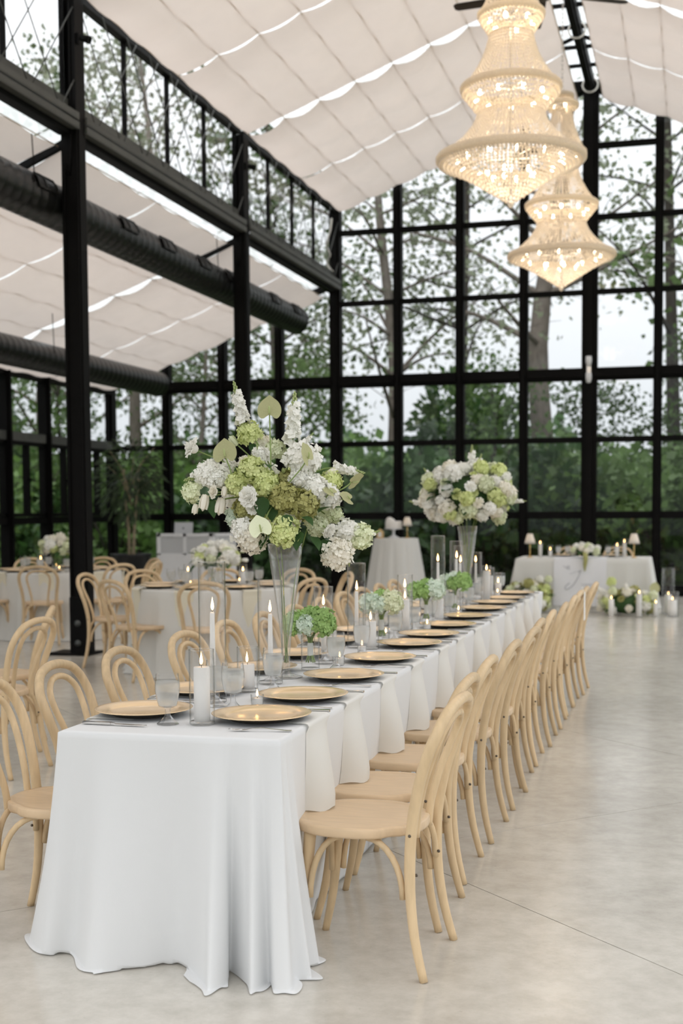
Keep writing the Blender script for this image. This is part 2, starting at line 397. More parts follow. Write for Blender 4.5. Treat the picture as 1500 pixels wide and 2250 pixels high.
# ceilings: shade cloths on wires under a glass roof
ce = thing('ceiling', None, None, kind='structure'); ca = thing('ceiling_aisle', None, None, kind='structure')
def shade(x0, z0, x1, z1, y0, y1, cells, sag, par, g0, g1):
    P = []; ns, nyy = 6, 15
    for i in range(nyy+1):
        v = i/nyy; row = []
        for j in range(cells*ns+1):
            u = j/(cells*ns); wv = (u*cells) % 1.0; bow = 4*wv*(1-wv)
            ya = y0+g0*(.35+.9*bow); yb = y1-g1*(.35+.9*bow); y = ya+(yb-ya)*v
            ripple = .5-.5*math.cos(2*PI*(y-y0)/.80)
            z = z0+(z1-z0)*u-sag*bow*(.55+.45*ripple)-.026*ripple
            row.append((x0+(x1-x0)*u, y, z))
        P.append(row)
    obj('shade_cloth', MB().grid(P), 'shade_fabric', par)
halves = []
for k in range(len(BAYS)-1):
    m_ = (BAYS[k]+BAYS[k+1])/2; halves += [(BAYS[k], m_, .085, .02), (m_, BAYS[k+1], .02, .085)]
gr = .20
for (y0, y1, g0, g1) in halves:
    yy = min(y1, DW-.12)
    for s in (-1, 1):
        xe = XR+s*(XR-XC)-s*.12*-1 if s < 0 else XE-.0
        xe = XC+.12 if s < 0 else XE-.12
        shade(xe, roof_z(xe), XR+s*gr, roof_z(XR+s*gr), y0, yy, 8, .068, ce, g0, g1)
        # hanging valance below the eave cord
        b = MB(); b.box(((XR+xe)/2, (y0+yy)/2, (roof_z(XR)+roof_z(xe))/2+.34), (math.hypot(xe-XR, ZR-ZE)-.1, yy-y0-.05, .012), M_=Matrix.Rotation(s*math.atan2(ZR-ZE, XR-XC), 3, 'Y')); obj('roof_pane', b, 'roof_glass', ce)
    if y0 > 1.9:
        shade(-6.10, roof_z(-6.10), XL+.08, roof_z(XL+.08), y0, yy, 7, .060, ca, g0, g1)
        b = MB(); b.beam(((XC+XL)/2, y0+.03, (roof_z(-6)+roof_z(XL))/2+.22), ((XC+XL)/2, yy-.03, (roof_z(-6)+roof_z(XL))/2+.22), .01, .01)
        b = MB(); b.box(((XC+XL)/2-.05, (y0+yy)/2, (roof_z(-6.0)+roof_z(XL))/2+.20), (4.38, yy-y0-.05, .012), M_=Matrix.Rotation(-math.atan2(.365, 1), 3, 'Y')); obj('roof_pane', b, 'roof_glass', ca)
for q in range(9):
    for s in (-1, 1):
        xe = XC+.12 if s < 0 else XE-.12
        x = xe+(XR+s*gr-xe)*q/8; z = roof_z(x)
        b = MB(); b.tube([(x, -2.9, z), (x, DW-.1, z)], .006 if q < 8 else .010, 5); obj('support_wire', b, 'wire_tan', ce)
    if q < 8:
        x = -6.10+(XL+.08+6.10)*q/7; b = MB(); b.tube([(x, 2.0, roof_z(x)), (x, DW-.1, roof_z(x))], .006, 5); obj('support_wire', b, 'wire_tan', ca)
for y in BAYS+[(BAYS[k]+BAYS[k+1])/2 for k in range(len(BAYS)-1)]:
    main = y in BAYS; up = .16
    for s in (-1, 1):
        xe = XC if s < 0 else XE
        b = MB(); b.beam((xe, y+.09, roof_z(xe)+up), (XR, y+.09, ZR+up), .06 if main else .035, .10 if main else .05); obj('rafter', b, 'steel', ce)
    if y > 1.9 and main and y < 21: b = MB(); b.beam((XC, y+.06, 5.13), (-6.55, y+.06, roof_z(-6.55)-.01), .055, .07); b.beam((-6.4, y+.06, roof_z(-6.4)+.14), (XL, y+.06, roof_z(XL)+.14), .055, .07); obj('rafter', b, 'steel', ca)
b = MB(); b.box((XR, 9.3, ZR+.13), (.13, 24.4, .16)); b.box((XR, 9.3, ZR+.03), (.07, 24.4, .05)); obj('ridge_beam', b, 'steel', ce)
for k in range(16):
    y = 21.3-k*.82
    b = MB(); b.box((XR, y, ZR+.16), (.62, .05, .05)); obj('ridge_strut', b, 'steel', ce)
for k in range(6):
    t = MB(); t.tube([(.12*math.cos(a), 0, .11*math.sin(a)) for a in [2*PI*q/14 for q in range(15)]], .014, 6, False); obj('cord_tie', t, 'cord_white', ce, (XR, 21.25-k*2.45, ZR+.10))
b = MB(); b.box((XE, 9.3, 6.5), (.12, 24.4, .12)); b.box((XE, 9.3, 5.2), (.12, 24.4, .16)); obj('beam_right', b, 'steel', kind='structure')
for y in BAYS[1:-1]:
    b = MB(); b.box((XE, y, 3.25), (.17, .19, 6.5)); b.box((XE, y, .012), (.34, .34, .024)); obj('column', b, 'steel', kind='structure')

# spiral air ducts
def duct(x, z, r, y0, y1, label, vents):
    d = thing('air_duct', label, 'duct', (x, y1, z))
    prof = []; y = y0
    R_ = Matrix.Rotation(-PI/2, 3, 'X')
    while y < y1-.1:
        prof += [(r, y-y1), (r, y-y1+.135), (r*1.008, y-y1+.143), (r*1.008, y-y1+.152)]; y += .16
    t = MB().lathe(prof+[(r, 0)], 28); b = MB(); b.add([R_ @ Vector(p) for p in t.v], [tuple(reversed(f)) for f in t.f], True); obj('duct_tube', b, 'duct_metal', d)
    t = MB().lathe([(r*1.02, -.02), (r*1.02, .01), (0, .012)], 28); b = MB(); b.add([R_ @ Vector(p) for p in t.v], t.f, False); obj('end_cap', b, 'duct_metal', d)
    for vy in vents:
        gtop = thing('vent_grille', None, None, (0, vy-y1, 0)); gtop.parent = d
        for (dy, wd, m) in ((-.15, .15, 'grille_dark'), (.05, .22, 'duct_metal')):
            b = MB(); P = [[((r+.014)*math.cos(a), dy-wd/2+wd*k/2, (r+.014)*math.sin(a)) for k in range(3)] for a in [math.radians(q) for q in (8, 20, 32, 44)]]
            b.grid(P); 
            for a in (math.radians(8), math.radians(44)): b.box(((r+.016)*math.cos(a), dy, (r+.016)*math.sin(a)), (.016, wd, .016))
            for e in (-1, 1): b.tube([((r+.018)*math.cos(math.radians(q)), dy+e*wd/2, (r+.018)*math.sin(math.radians(q))) for q in (8, 20, 32, 44)], .008, 4)
            obj('grille', b, m, gtop)
    for hy in BAYS[1:]:
        if y0 < hy-.6 < y1:
            b = MB(); b.tube([(r*1.0, hy-.6-y1, .05), (r*.9, hy-.6-y1, (roof_z(x)-z))], .006, 4); obj('hanger_rod', b, 'steel', d)
duct(-6.24, 4.50, .215, 3.0, 20.2, 'long black spiral air duct with dark vent grilles beside the colonnade', [9.2, 11.5, 13.4, 14.5, 15.7, 16.7, 18.6, 19.7])
duct(-8.62, 3.54, .20, 5.0, 20.1, 'lower plain black spiral air duct near the outer aisle windows', [])

# small clamp lamps on the posts, wall fitting, loose cable
for y, l in ((11.8, 'small black clamp spotlight high on the near black post'), (16.7, 'small black clamp spotlight high on the second black post')):
    s_ = thing('spotlight', l, 'spotlight', (XC+.12, y-.06, 6.03))
    b = MB(); b.box((-.03, 0, 0), (.05, .04, .10)); obj('clamp', b, 'steel', s_)
    t = MB().lathe([(0, -.05), (.03, -.05), (.04, .05), (.034, .05), (0, .035)], 12); b = MB(); b.add([Matrix.Rotation(1.9, 3, 'Y') @ Vector(p)+Vector((.06, 0, -.01)) for p in t.v], t.f, True); obj('lamp_head', b, 'steel', s_)
s_ = thing('wall_light', 'small white twin-headed wall lamp on the wide middle mullion', 'lamp', (XR, DW-.15, 3.70))
b = MB(); b.box((0, 0, -.02), (.07, .05, .16)); obj('bracket', b, 'chrome', s_)
for z in (.10, -.17): b = MB(); b.lathe([(0, .08), (.045, .08), (.05, .0), (.035, -.07), (0, -.08)], 12, (0, -.05, z)); obj('lamp_head', b, 'white_lacquer', s_)
b = MB(); b.tube(cr([(0, 0, 6.35), (-.02, -.02, 6.15), (-.09, -.02, 5.9), (-.03, -.02, 5.75), (-.08, -.02, 5.6), (.02, -.02, 5.45)], 5), .018, 6)
obj('cable', b, 'cord_white', None, (XC-.02, DW-.16, 0), label='loose white cable hanging down the corner post of the gable wall', cat='cable')
# ================================================================== CHAIRS
def build_chair():
    root = thing('bentwood_chair', 'x', 'chair')
    # seat: rounded, dished, notched at the back for the posts
    def outline(s, dz=0, n=40):
        P = []
        for i in range(n):
            a = 2*PI*i/n+PI/2; ca_, sa = math.cos(a), math.sin(a)
            r = 1/((abs(ca_)**2.5+abs(sa)**2.5)**(1/2.5)); x, y = .212*r*ca_, .215*r*sa+.022
            if y < 0: x *= 1-.20*min(1, -y/.2)**1.5
            if y < -.10: x = max(-.155, min(.155, x))*(1-.05*(-y/.2))
            P.append((x*s, y*s*(1 if y > 0 else .98), dz))
        return P
    rings = [(.94, .428), (.985, .430), (1.0, .437), (1.0, .455), (.985, .461), (.90, .4615), (.87, .4585), (.84, .4595), (.55, .4575), (.2, .4565)]
    n = 40; b = MB(); vs = []
    for s, z in rings: vs += outline(s, z)
    fs = [(i*n+j, i*n+(j+1) % n, (i+1)*n+(j+1) % n, (i+1)*n+j) for i in range(len(rings)-1) for j in range(n)]
    fs += [tuple(reversed(range(n))), tuple((len(rings)-1)*n+j for j in range(n))]
    b.add(vs, fs, True); obj('seat', b, 'wood_seat', root)
    H = [(.205, -.228, 0), (.193, -.196, .13), (.180, -.178, .28), (.174, -.180, .44), (.186, -.203, .58), (.203, -.236, .69), (.197, -.266, .765), (.150, -.288, .822), (.075, -.299, .846)]
    pts = cr(H+[(0, -.302, .852)]+[(-x, y, z) for x, y, z in reversed(H)], 3)
    rad = [.0135+.0045*min(1, p.z/.35) for p in pts]
    b = MB().tube(pts, rad, 10); fr = obj('back_frame', b, 'wood', root)
    I = [(.082, -.172, .418), (.086, -.180, .50), (.104, -.208, .61), (.122, -.242, .70), (.112, -.266, .760), (.062, -.282, .797)]
    b = MB().tube(cr(I+[(0, -.286, .807)]+[(-x, y, z) for x, y, z in reversed(I)], 3), .0125, 9); obj('inner_hoop', b, 'wood', root)
    for s in (-1, 1):
        b = MB().tube(cr([(s*.150, .155, .440), (s*.156, .166, .30), (s*.166, .186, .14), (s*.180, .218, 0)], 4), [.0205-.008*i/12 for i in range(13)], 10); obj('leg', b, 'wood', root)
    def brace(p, q):
        p, q = Vector(p), Vector(q); P = []
        for i in range(9):
            a = PI/2*i/8; P.append((p.x+(q.x-p.x)*(1-math.cos(a)), p.y+(q.y-p.y)*(1-math.cos(a)), p.z+(q.z-p.z)*math.sin(a)))
        return MB().tube(P, .0105, 7)
    for s in (-1, 1):
        for p, q in (((s*.178, -.155, .245), (s*.155, -.03, .425)), ((s*.173, .150, .225), (s*.160, .045, .425)), ((s*.155, -.178, .295), (s*.085, -.155, .432)), ((s*.140, .180, .225), (s*.05, .16, .425))):
            obj('knee_brace', brace(p, q), 'wood', root)
    for s in (-1, 1):
        for p in ((s*.191, -.180, .448), (s*.148, -.190, .315)):
            b = MB().ball(p, .0055, 8, 4); obj('screw', b, 'screw', fr)
    return root
chair = Kind(build_chair())
rnd = random.Random(4)
RY = [3.99, 4.46, 5.03, 5.66, 6.30, 6.79, 7.36, 7.98, 8.62, 9.17, 9.62, 10.22]
LPY = [4.00, 4.52, 5.20, 5.75, 6.38, 6.95, 7.50, 8.15, 8.72, 9.02, 9.75, 10.30]
LY = [4.00, 4.52, 5.04, 5.75, 6.38, 6.95, 7.50, 8.15, 8.72, 9.25, 9.75, 10.30]
for i, y in enumerate(RY):
    dx = [-.995, -1.045, -1.06, -1.045, -1.036, -1.06, -1.06, -1.045, -1.045, -1.05, -1.045, -1.02][i]
    chair.put((dx, y+.01, 0), PI/2+rnd.uniform(-.03, .03)+(-.03 if i == 0 else 0), 'bentwood chair, open floor side of long table, %s from near end' % ORD[i], 'chairs on the open floor side')
for i, y in enumerate(LY):
    chair.put((-2.075+rnd.uniform(-.02, .02), y, 0), -PI/2+rnd.uniform(-.05, .05)+(.12 if i == 0 else 0), 'bentwood chair, round table side of long table, %s from near end' % ORD[i], 'chairs on the round table side')
chair.put((-3.74, 6.36, 0), PI/2-.05, 'bentwood chair turned away from the long table, nearer of two side by side', 'chairs turned away')
chair.put((-4.06, 7.02, 0), PI/2+.42, 'bentwood chair turned away from the long table, farther of two side by side', 'chairs turned away')
R1 = (-4.165, 10.95); R2 = (-7.11, 13.57); RT = .75
def ring_chairs(c, angs, nm, gp, rads=None):
    for k, a in enumerate(angs):
        r = (rads[k] if rads else .90); a_ = math.radians(a)
        chair.put((c[0]+r*math.cos(a_), c[1]+r*math.sin(a_), 0), a_+PI/2, nm % ORD[k], gp)
ring_chairs(R1, [180, 241, 286, 336, 28, 70, 108, 146], 'bentwood chair at the round table by the black post, %s counting from the post', 'chairs around the nearer round table', [1.0, .86, .90, .88, .95, .98, .92, .96])
ring_chairs(R2, [288, 331, 4, 46, 90, 134, 180, 240], 'bentwood chair at the outer round table, %s counting from the one seen from behind', 'chairs around the outer round table', [.98, .95, .92, .92, .9, .9, .92, .92])

# ================================================================== LONG TABLE CLOTH
TX0, TX1, TY0, TY1, TZ = -1.93, -1.19, 3.66, 10.74, .755
def long_cloth():
    # going along: far round-table-side corner -> near -> across near end -> open side -> far end
    per = []; hem = []; rc = .018
    def addp(p, h): per.append(p); hem.append(h)
    rn = random.Random(2)
    def fold(s, a=.020): return -.10+a*(math.sin(s*10.5+1)*.6+math.sin(s*23+2)*.35)+.0
    N_ = 170
    for i in range(N_):
        y = TY1-(TY1-4.30)*i/N_; addp((TX0, y), (TX0-fold(y), y))
    key_u = [-.64, -.45, -.25, -.05, .03, .10, .17, .30, .42, .49, .53, .56, .59, .62, .65, .68, .71, .735, .755, .78, .80, .83, .87, .96, 1.1, 1.38]
    key_h = [(-1.86, 4.30), (-1.96, 4.14), (-2.09, 3.99), (-2.155, 3.86), (-2.03, 3.715), (-1.935, 3.735), (-1.81, 3.605), (-1.68, 3.672), (-1.56, 3.735), (-1.43, 3.60), (-1.385, 3.545), (-1.355, 3.62), (-1.38, 3.715), (-1.30, 3.635), (-1.255, 3.56), (-1.235, 3.655), (-1.195, 3.595), (-1.145, 3.60), (-1.16, 3.69), (-1.115, 3.72), (-1.165, 3.79), (-1.13, 3.86), (-1.19, 3.93), (-1.24, 4.05), (-1.30, 4.30)]
    cu = cr([(u, 0, 0) for u in key_u], 10); ch = cr([(a, b_, 0) for a, b_ in key_h], 10)
    for u_, h_ in zip(cu, ch):
        u = u_.x; Wd = TX1-TX0
        if u < 0: p = (TX0, TY0-u)
        elif u < Wd: p = (TX0+u, TY0)
        else: p = (TX1, TY0+u-Wd)
        addp(p, (h_.x, h_.y))
    for i in range(1, N_+1):
        y = 4.30+(TY1-4.30)*i/N_; addp((TX1, y), (TX1+(fold(y+3, .018)-.02), y))
    for i in range(1, 24): x = TX1-(TX1-TX0)*i/24; addp((x, TY1), (x, TY1+fold(x*1.2)))
    n = len(per); b = MB(); vs = []
    ts = [0, .012, .035, .09, .17, .27, .38, .50, .62, .73, .82, .90, .955, .985, 1.0]
    cx, cy = (TX0+TX1)/2, (TY0+TY1)/2
    for t in ts:
        for (p, h) in zip(per, hem):
            # round the edge, then hang
            e = t**1.15*.82+.18*t*t if p[1] < 4.25 else t**1.6
            x = p[0]+(h[0]-p[0])*e; y = p[1]+(h[1]-p[1])*e
            if t == 0: x = min(TX1-.012, max(TX0+.012, p[0])); y = min(TY1-.012, max(TY0+.012, p[1]))
            z = TZ-.006*min(1, t/.012)-(TZ-.012)*max(0, (t-.012)/.988)
            near = p[1] < 4.2
            if near and t > .8: z += .012*math.sin(x*31+y*17)*(t-.8)/.2*.5
            vs.append((x, y, max(.006, z)))
    # hem lying on the floor
    for q, (dd, zz) in enumerate(((.02, .006), (.035, .004))):
        for (p, h) in zip(per, hem):
            d = Vector((h[0]-p[0], h[1]-p[1])); d = d.normalized() if d.length > 1e-5 else Vector((0, 0)); wv = .5+.5*math.sin(h[0]*60+h[1]*47)
            vs.append((h[0]+d.x*dd*wv, h[1]+d.y*dd*wv, zz))
    R_ = len(ts)+2
    fs = [(r*n+j, (r+1)*n+j, (r+1)*n+(j+1) % n, r*n+(j+1) % n) for r in range(R_-1) for j in range(n)]
    b.add(vs, fs, True)
    b.f.append(tuple(range(n))); b.sm.append(False); b.mi.append(0)
    return b
obj('tablecloth', long_cloth(), 'cloth', label='long white floor-length tablecloth over the banquet table, puddling at its corner', cat='tablecloth')
# gathered corner of cloth lying on the floor
# napkins: one end under the plate, the other hanging over the edge
def napkin_mesh(drop, seed, wid=.21, curl=1.0):
    rn = random.Random(seed); P = []; ph = rn.uniform(-1, 1)
    path = [(-.15, .0035), (-.05, .0045), (-.008, .005)]
    for k in range(5): a = PI/2*k/4; path.append((.012*math.sin(a)+.004, .005-.012*(1-math.cos(a))))
    nd = 14
    for k in range(1, nd+1): t = k/nd; path.append((.0045-.12*(.388*t)**1.6+.002*math.sin(t*3+ph), -.007-(drop-.007)*t))
    for k, (x, z) in enumerate(path):
        t = max(0, (k-7)/nd); ang = .02+curl*1.45*min(1,t*1.15)**.8; row = []
        for j in range(15):
            v = -1+2*j/14; w2 = wid*(1+.02*t)/2; r = w2/ang
            yy = r*math.sin(v*ang); bx = r*(math.cos(v*ang)-math.cos(ang))*(.75+.35*t)
            row.append((x+bx*1.0, yy+.02*t*ph, z+.004*math.sin(j*1.1+ph)*t*(1 if k == len(path)-1 else 0)))
        P.append(row)
    return MB().grid(P)
nap = [napkin_mesh(.294, s, .250, .95+.10*(s % 3)).mesh('napkin', 'napkin') for s in range(4)]
for i, y in enumerate(RY):
    o = obj('napkin', nap[i % 4], None, None, (-1.196, y+.0+[.06, .06, .05, 0][min(i, 3)], TZ+.001), 0, 'ivory napkin hanging over the open floor side of long table, %s from near end' % ORD[i], 'napkin', 'napkins on the open floor side')
for i, y in enumerate(LY):
    obj('napkin', nap[(i+1) % 4], None, None, (TX0+.006, y, TZ+.001), PI, 'ivory napkin hanging over the round table side of long table, %s from near end' % ORD[i], 'napkin', 'napkins on the round table side')

# ================================================================== TABLEWARE
pl = MB(); pl.lathe([(0, .010), (.108, .010), (.114, .012), (.120, .0165), (.150, .0195), (.163, .0225), (.1655, .0215), (.163, .019)], 40, mi=0)
pl.lathe([(.163, .019), (.125, .011), (.105, .0), (0, .0)], 40, mi=1)
plate_me = pl.mesh('charger_plate', ['gold', 'gold_shaded'])
def plate(x, y, z, label, group): return obj('charger_plate', plate_me, None, None, (x, y, z), 0, label, 'plate', group)
for i, y in enumerate(RY): plate(-1.362, y, TZ+.006, 'round gold charger plate on the open floor side of long table, %s from near end' % ORD[i], 'gold plates on the open floor side')
for i, y in enumerate(LPY): plate(-1.785, y, TZ+.006, 'round gold charger plate on the round table side of long table, %s from near end' % ORD[i], 'gold plates on the round table side')
def build_fork():
    r = thing('fork', 'x', 'fork')
    b = MB(); P = []
    for x, z, h in ((-.095, .003, .0095), (-.08, .003, .0085), (-.04, .006, .0045), (0, .010, .0030), (.03, .008, .0032), (.05, .004, .0085), (.062, .004, .0115)): P.append([(x, -h, z), (x, 0, z+.0015), (x, h, z)])
    b.grid(P); obj('handle', b, 'silver', r)
    for k in range(4):
        yy = -.009+.006*k; obj('tine', MB().tube([(.060, yy, .004), (.085, yy*1.05, .003), (.104, yy, .007)], [.0019, .0017, .0008], 5), 'silver', r)
    return r
def build_knife():
    r = thing('knife', 'x', 'knife')
    b = MB(); b.box((-.065, 0, .005), (.10, .016, .007)); b.box((-.010, 0, .005), (.012, .011, .006)); obj('handle', b, 'silver', r)
    b = MB(); b.grid([[(x, -h, .003), (x, 0, .0055), (x, h*.6, .003)] for x, h in ((-.004, .007), (.03, .010), (.075, .010), (.10, .006), (.112, .001))]); obj('blade', b, 'silver', r)
    return r
fork = Kind(build_fork()); knife = Kind(build_knife())
for i, y in enumerate(RY):
    fork.put((-1.292, y-.205, TZ+.002), PI+.12+rnd.uniform(-.06, .06), 'silver fork by the gold plate, open floor side, %s place from near end' % ORD[i], 'forks on the open floor side')
    knife.put((-1.30, y+.20, TZ+.002), PI+rnd.uniform(-.06, .06), 'silver knife by the gold plate, open floor side, %s place from near end' % ORD[i], 'knives on the open floor side')
for i, y in enumerate(LY):
    knife.put((-1.79, y-.215, TZ+.002), rnd.uniform(-.04, .04)-.02, 'silver knife by the gold plate, round table side, %s place from near end' % ORD[i], 'knives on the round table side')
    fork.put((-1.82, y+.20, TZ+.002), rnd.uniform(-.06, .06), 'silver fork by the gold plate, round table side, %s place from near end' % ORD[i], 'forks on the round table side')

def build_goblet(full=True):
    r = thing('water_goblet', 'x', 'glass')
    g = [(.030, .062), (.036, .085), (.0405, .110), (.0408, .130), (.0385, .150), (.0365, .166)]
    bo = obj('bowl', MB().lathe([(.012, .058), (.022, .058)]+g+[(.0355, .166)]+[(a-.0015, z) for a, z in reversed(g[1:-1])], 28), 'goblet_glass', r)
    obj('stem', MB().lathe([(0, .0015), (.036, .0015), (.0365, .004), (.030, .009), (.018, .020), (.010, .030), (.0085, .044), (.0095, .052), (.013, .058), (0, .058)], 10, smooth=False), 'cut_glass', r)
    if full: obj('water', MB().lathe([(0, .0605), (.018, .0610), (.0285, .0640), (.0345, .0855), (.0388, .110), (.0390, .130), (.0380, .1415), (0, .1420)], 28), 'iced_water', bo)
    return r
gob = Kind(build_goblet())
gpos = [(-1.632, 3.843, 0), (-1.529, 4.177, 1), (-1.61, 4.235, 0), (-1.541, 4.656, 1), (-1.472, 5.311, 1)]
TK = []         # taken spots on the table: x, y, radius
def free(x, y, r): return all((x-a)**2+(y-b_)**2 > (r+q+.004)**2 for a, b_, q in TK)
def lay(x, y, r, tries=60):
    rn = random.Random(int(x*1000+y*77))
    X, Y = x, y; k = 0
    while not free(X, Y, r) and k < tries*4:
        k += 1; s = .02+.0022*k; X = x+rn.uniform(-s, s)*.6; Y = y+rn.uniform(-s, s)
        if not (-1.64 < X < -1.485): X = x
    TK.append((X, Y, r)); return X, Y

# glass cylinders with candles
def candle_parts(c, r, h, tip=1.0, mesh_r=None):
    b = MB()
    if mesh_r is None: b.lathe([(0, 0), (r, 0), (r, h-.004), (r*.93, h), (r*.35, h-.002), (0, h-.003)], 20)
    else: b.lathe([(0, 0), (r, 0), (mesh_r, h-.006), (mesh_r*.7, h), (0, h)], 12)
    obj('wax', b, 'wax', c)
    wk = obj('wick', MB().tube([(0, 0, h-.004), (.001, 0, h+.008), (.003, 0, h+.014)], .0010, 4), 'wick', c)
    s = tip; f = MB().lathe([(0, 0), (.0042*s, .005*s), (.0056*s, .012*s), (.0045*s, .022*s), (.0022*s, .033*s), (0, .044*s)], 10)
    obj('flame', f, 'flame', wk, (.002, 0, h+.006))
def cyl_vase(name, x, y, r, h, label, group, z=TZ):
    v = thing(name, label, 'vase', (x, y, z), 0, group); t = .0022
    obj('glass_wall', MB().lathe([(r, .004), (r, h), (r-t, h), (r-t, .012)], 36), 'cylinder_glass', v)
    obj('glass_base', MB().lathe([(0, .001), (r-.004, .001), (r, .004), (r, .010), (r-t, .012), (0, .012)], 36), 'cut_glass', v)
    obj('rim', MB().tube([((r-t/2)*math.cos(a), (r-t/2)*math.sin(a), h) for a in [2*PI*k/36 for k in range(37)]], .0016, 5, False), 'cut_glass', v)
    return v
def pillar(x, y, r, h, label, group='white pillar candles', z=TZ):
    c = thing('pillar_candle', label, 'candle', (x, y, z+.0125), rnd.uniform(0, 6), group); candle_parts(c, r, h, .95); return c
def taper(x, y, h, label, group='white taper candles', z=TZ):
    hold = thing('candle_holder', label.replace('white taper candle in a cylinder', 'clear holder under a taper candle'), 'candle holder', (x, y, z+.0125), 0, 'glass candle holders')
    obj('holder_cup', MB().lathe([(0, 0), (.026, 0), (.026, .006), (.010, .014), (.009, .030), (.015, .036), (.015, .050), (.0115, .050), (.0115, .040), (0, .040)], 14), 'cut_glass', hold)
    c = thing('taper_candle', label, 'candle', (x, y, z+.0535), rnd.uniform(0, 6), group); candle_parts(c, .0110, h-.066, 1.1, .0085); return c
CY = [  # kind, x, y, radius, vase height, candle height, phrase
    ('p', -1.523, 3.869, .041, .244, .176, 'at the near end of the long table'),
    ('t', -1.660, 4.327, .049, .507, .340, 'tall one behind the second goblets from the near end'),
    ('p', -1.628, 4.611, .040, .172, .095, 'short one behind the first votive from the near end'),
    ('t', -1.612, 4.840, .049, .413, .294, 'beside the big trumpet vase, on the near side'),
    ('t', -1.590, 5.530, .044, .347, .270, 'half hidden behind the nearest green bouquet'),
    ('t', -1.612, 6.205, .047, .424, .296, 'just before the second green bouquet'),
    ('p', -1.525, 6.150, .040, .193, .128, 'in front of the second green bouquet'),
    ('p', -1.530, 6.950, .041, .240, .180, 'between the second and third green bouquets'),
    ('t', -1.560, 7.095, .044, .320, .256, 'just before the third green bouquet'),
    ('p', -1.500, 7.800, .038, .140, .126, 'under the third green bouquet'),
    ('t', -1.568, 8.115, .046, .518, .362, 'tallest one, midway along the table'),
    ('t', -1.528, 8.560, .045, .473, .366, 'just behind the fourth green bouquet'),
    ('t', -1.560, 8.890, .046, .432, .324, 'beside the farther trumpet vase, near side'),
    ('p', -1.455, 9.400, .038, .268, .220, 'beside the farther trumpet vase, open floor side'),
    ('t', -1.560, 9.560, .046, .362, .299, 'just past the farther trumpet vase'),
    ('p', -1.500, 9.850, .038, .234, .160, 'second from the far end of the long table'),
    ('p', -1.490, 10.24, .036, .175, .080, 'at the far end of the long table')]
for x, y, r in ((-1.609, 5.036, .075), (-1.58, 5.287, .04), (-1.549, 6.476, .04), (-1.528, 7.535, .04), (-1.51, 8.388, .04), (-1.575, 9.28, .07)): TK.append((x, y, r))
for kd, x, y, r, h, chh, ph in CY:
    TK.append((x, y, r))
    if kd == 'p':
        cyl_vase('hurricane_glass', x, y, r, h, 'clear cylinder around a pillar candle, '+ph, 'glass cylinders along the long table')
        pillar(x, y, .0265 if r > .037 else .024, chh, 'white pillar candle in a cylinder, '+ph)
    else:
        cyl_vase('hurricane_glass', x, y, r, h, 'clear cylinder around a taper candle, '+ph, 'glass cylinders along the long table')
        taper(x, y, chh, 'white taper candle in a cylinder, '+ph)
for x, y, s in gpos: TK.append((x, y, .041))
TK += [(-1.362, y, .166) for y in RY]+[(-1.785, y, .166) for y in LPY]
VT = [(-1.470, 4.262), (-1.47, 5.62), (-1.53, 5.99), (-1.56, 6.62), (-1.45, 7.18), (-1.60, 7.7), (-1.45, 8.2), (-1.58, 9.35), (-1.46, 10.0)]
def votive(x, y, label, z=TZ, group='votive candles along the long table'):
    v = thing('votive_candle', label, 'candle', (x, y, z), rnd.uniform(0, 6), group)
    obj('glass_cup', MB().lathe([(0, .001), (.018, .001), (.021, .006), (.0235, .045), (.0222, .045), (.020, .008), (0, .008)], 20), 'cylinder_glass', v)
    obj('wax', MB().lathe([(0, .009), (.0195, .009), (.0212, .032), (0, .031)], 18), 'wax', v)
    wk = obj('wick', MB().tube([(0, 0, .030), (.001, 0, .040)], .0009, 4), 'wick', v)
    obj('flame', MB().lathe([(0, 0), (.0034, .004), (.0042, .009), (.0028, .018), (0, .027)], 8), 'flame', wk, (0, 0, .037)); return v
for i, (x, y) in enumerate(VT):
    X, Y = (x, y) if i == 0 else lay(x, y, .024)
    if i == 0: TK.append((x, y, .024))
    votive(X, Y, 'small glass votive candle on the long table, %s from the near end' % ORD[i])
for i, (x, y, s) in enumerate(gpos):
    gob.put((x, y, TZ), rnd.uniform(0, 6), ['water goblet beside the first gold plate, round table side, near end', 'water goblet behind the first gold plate, open floor side', 'water goblet just behind the first open side goblet', 'water goblet before the big trumpet vase, open floor side', 'water goblet beside the nearest green bouquet, open floor side'][i], 'water goblets along the long table')
for i, y in enumerate(RY):
    if i > 2: X, Y = lay(-1.50, y+.21, .041); gob.put((X, Y, TZ), rnd.uniform(0, 6), 'water goblet at the open floor side, place %s from the near end' % ORD[i], 'water goblets along the long table')
for i, y in enumerate(LY):
    if i > 2: X, Y = lay(-1.622, y-.16, .041); gob.put((X, Y, TZ), rnd.uniform(0, 6), 'water goblet at the round table side, place %s from the near end' % ORD[i], 'water goblets along the long table')

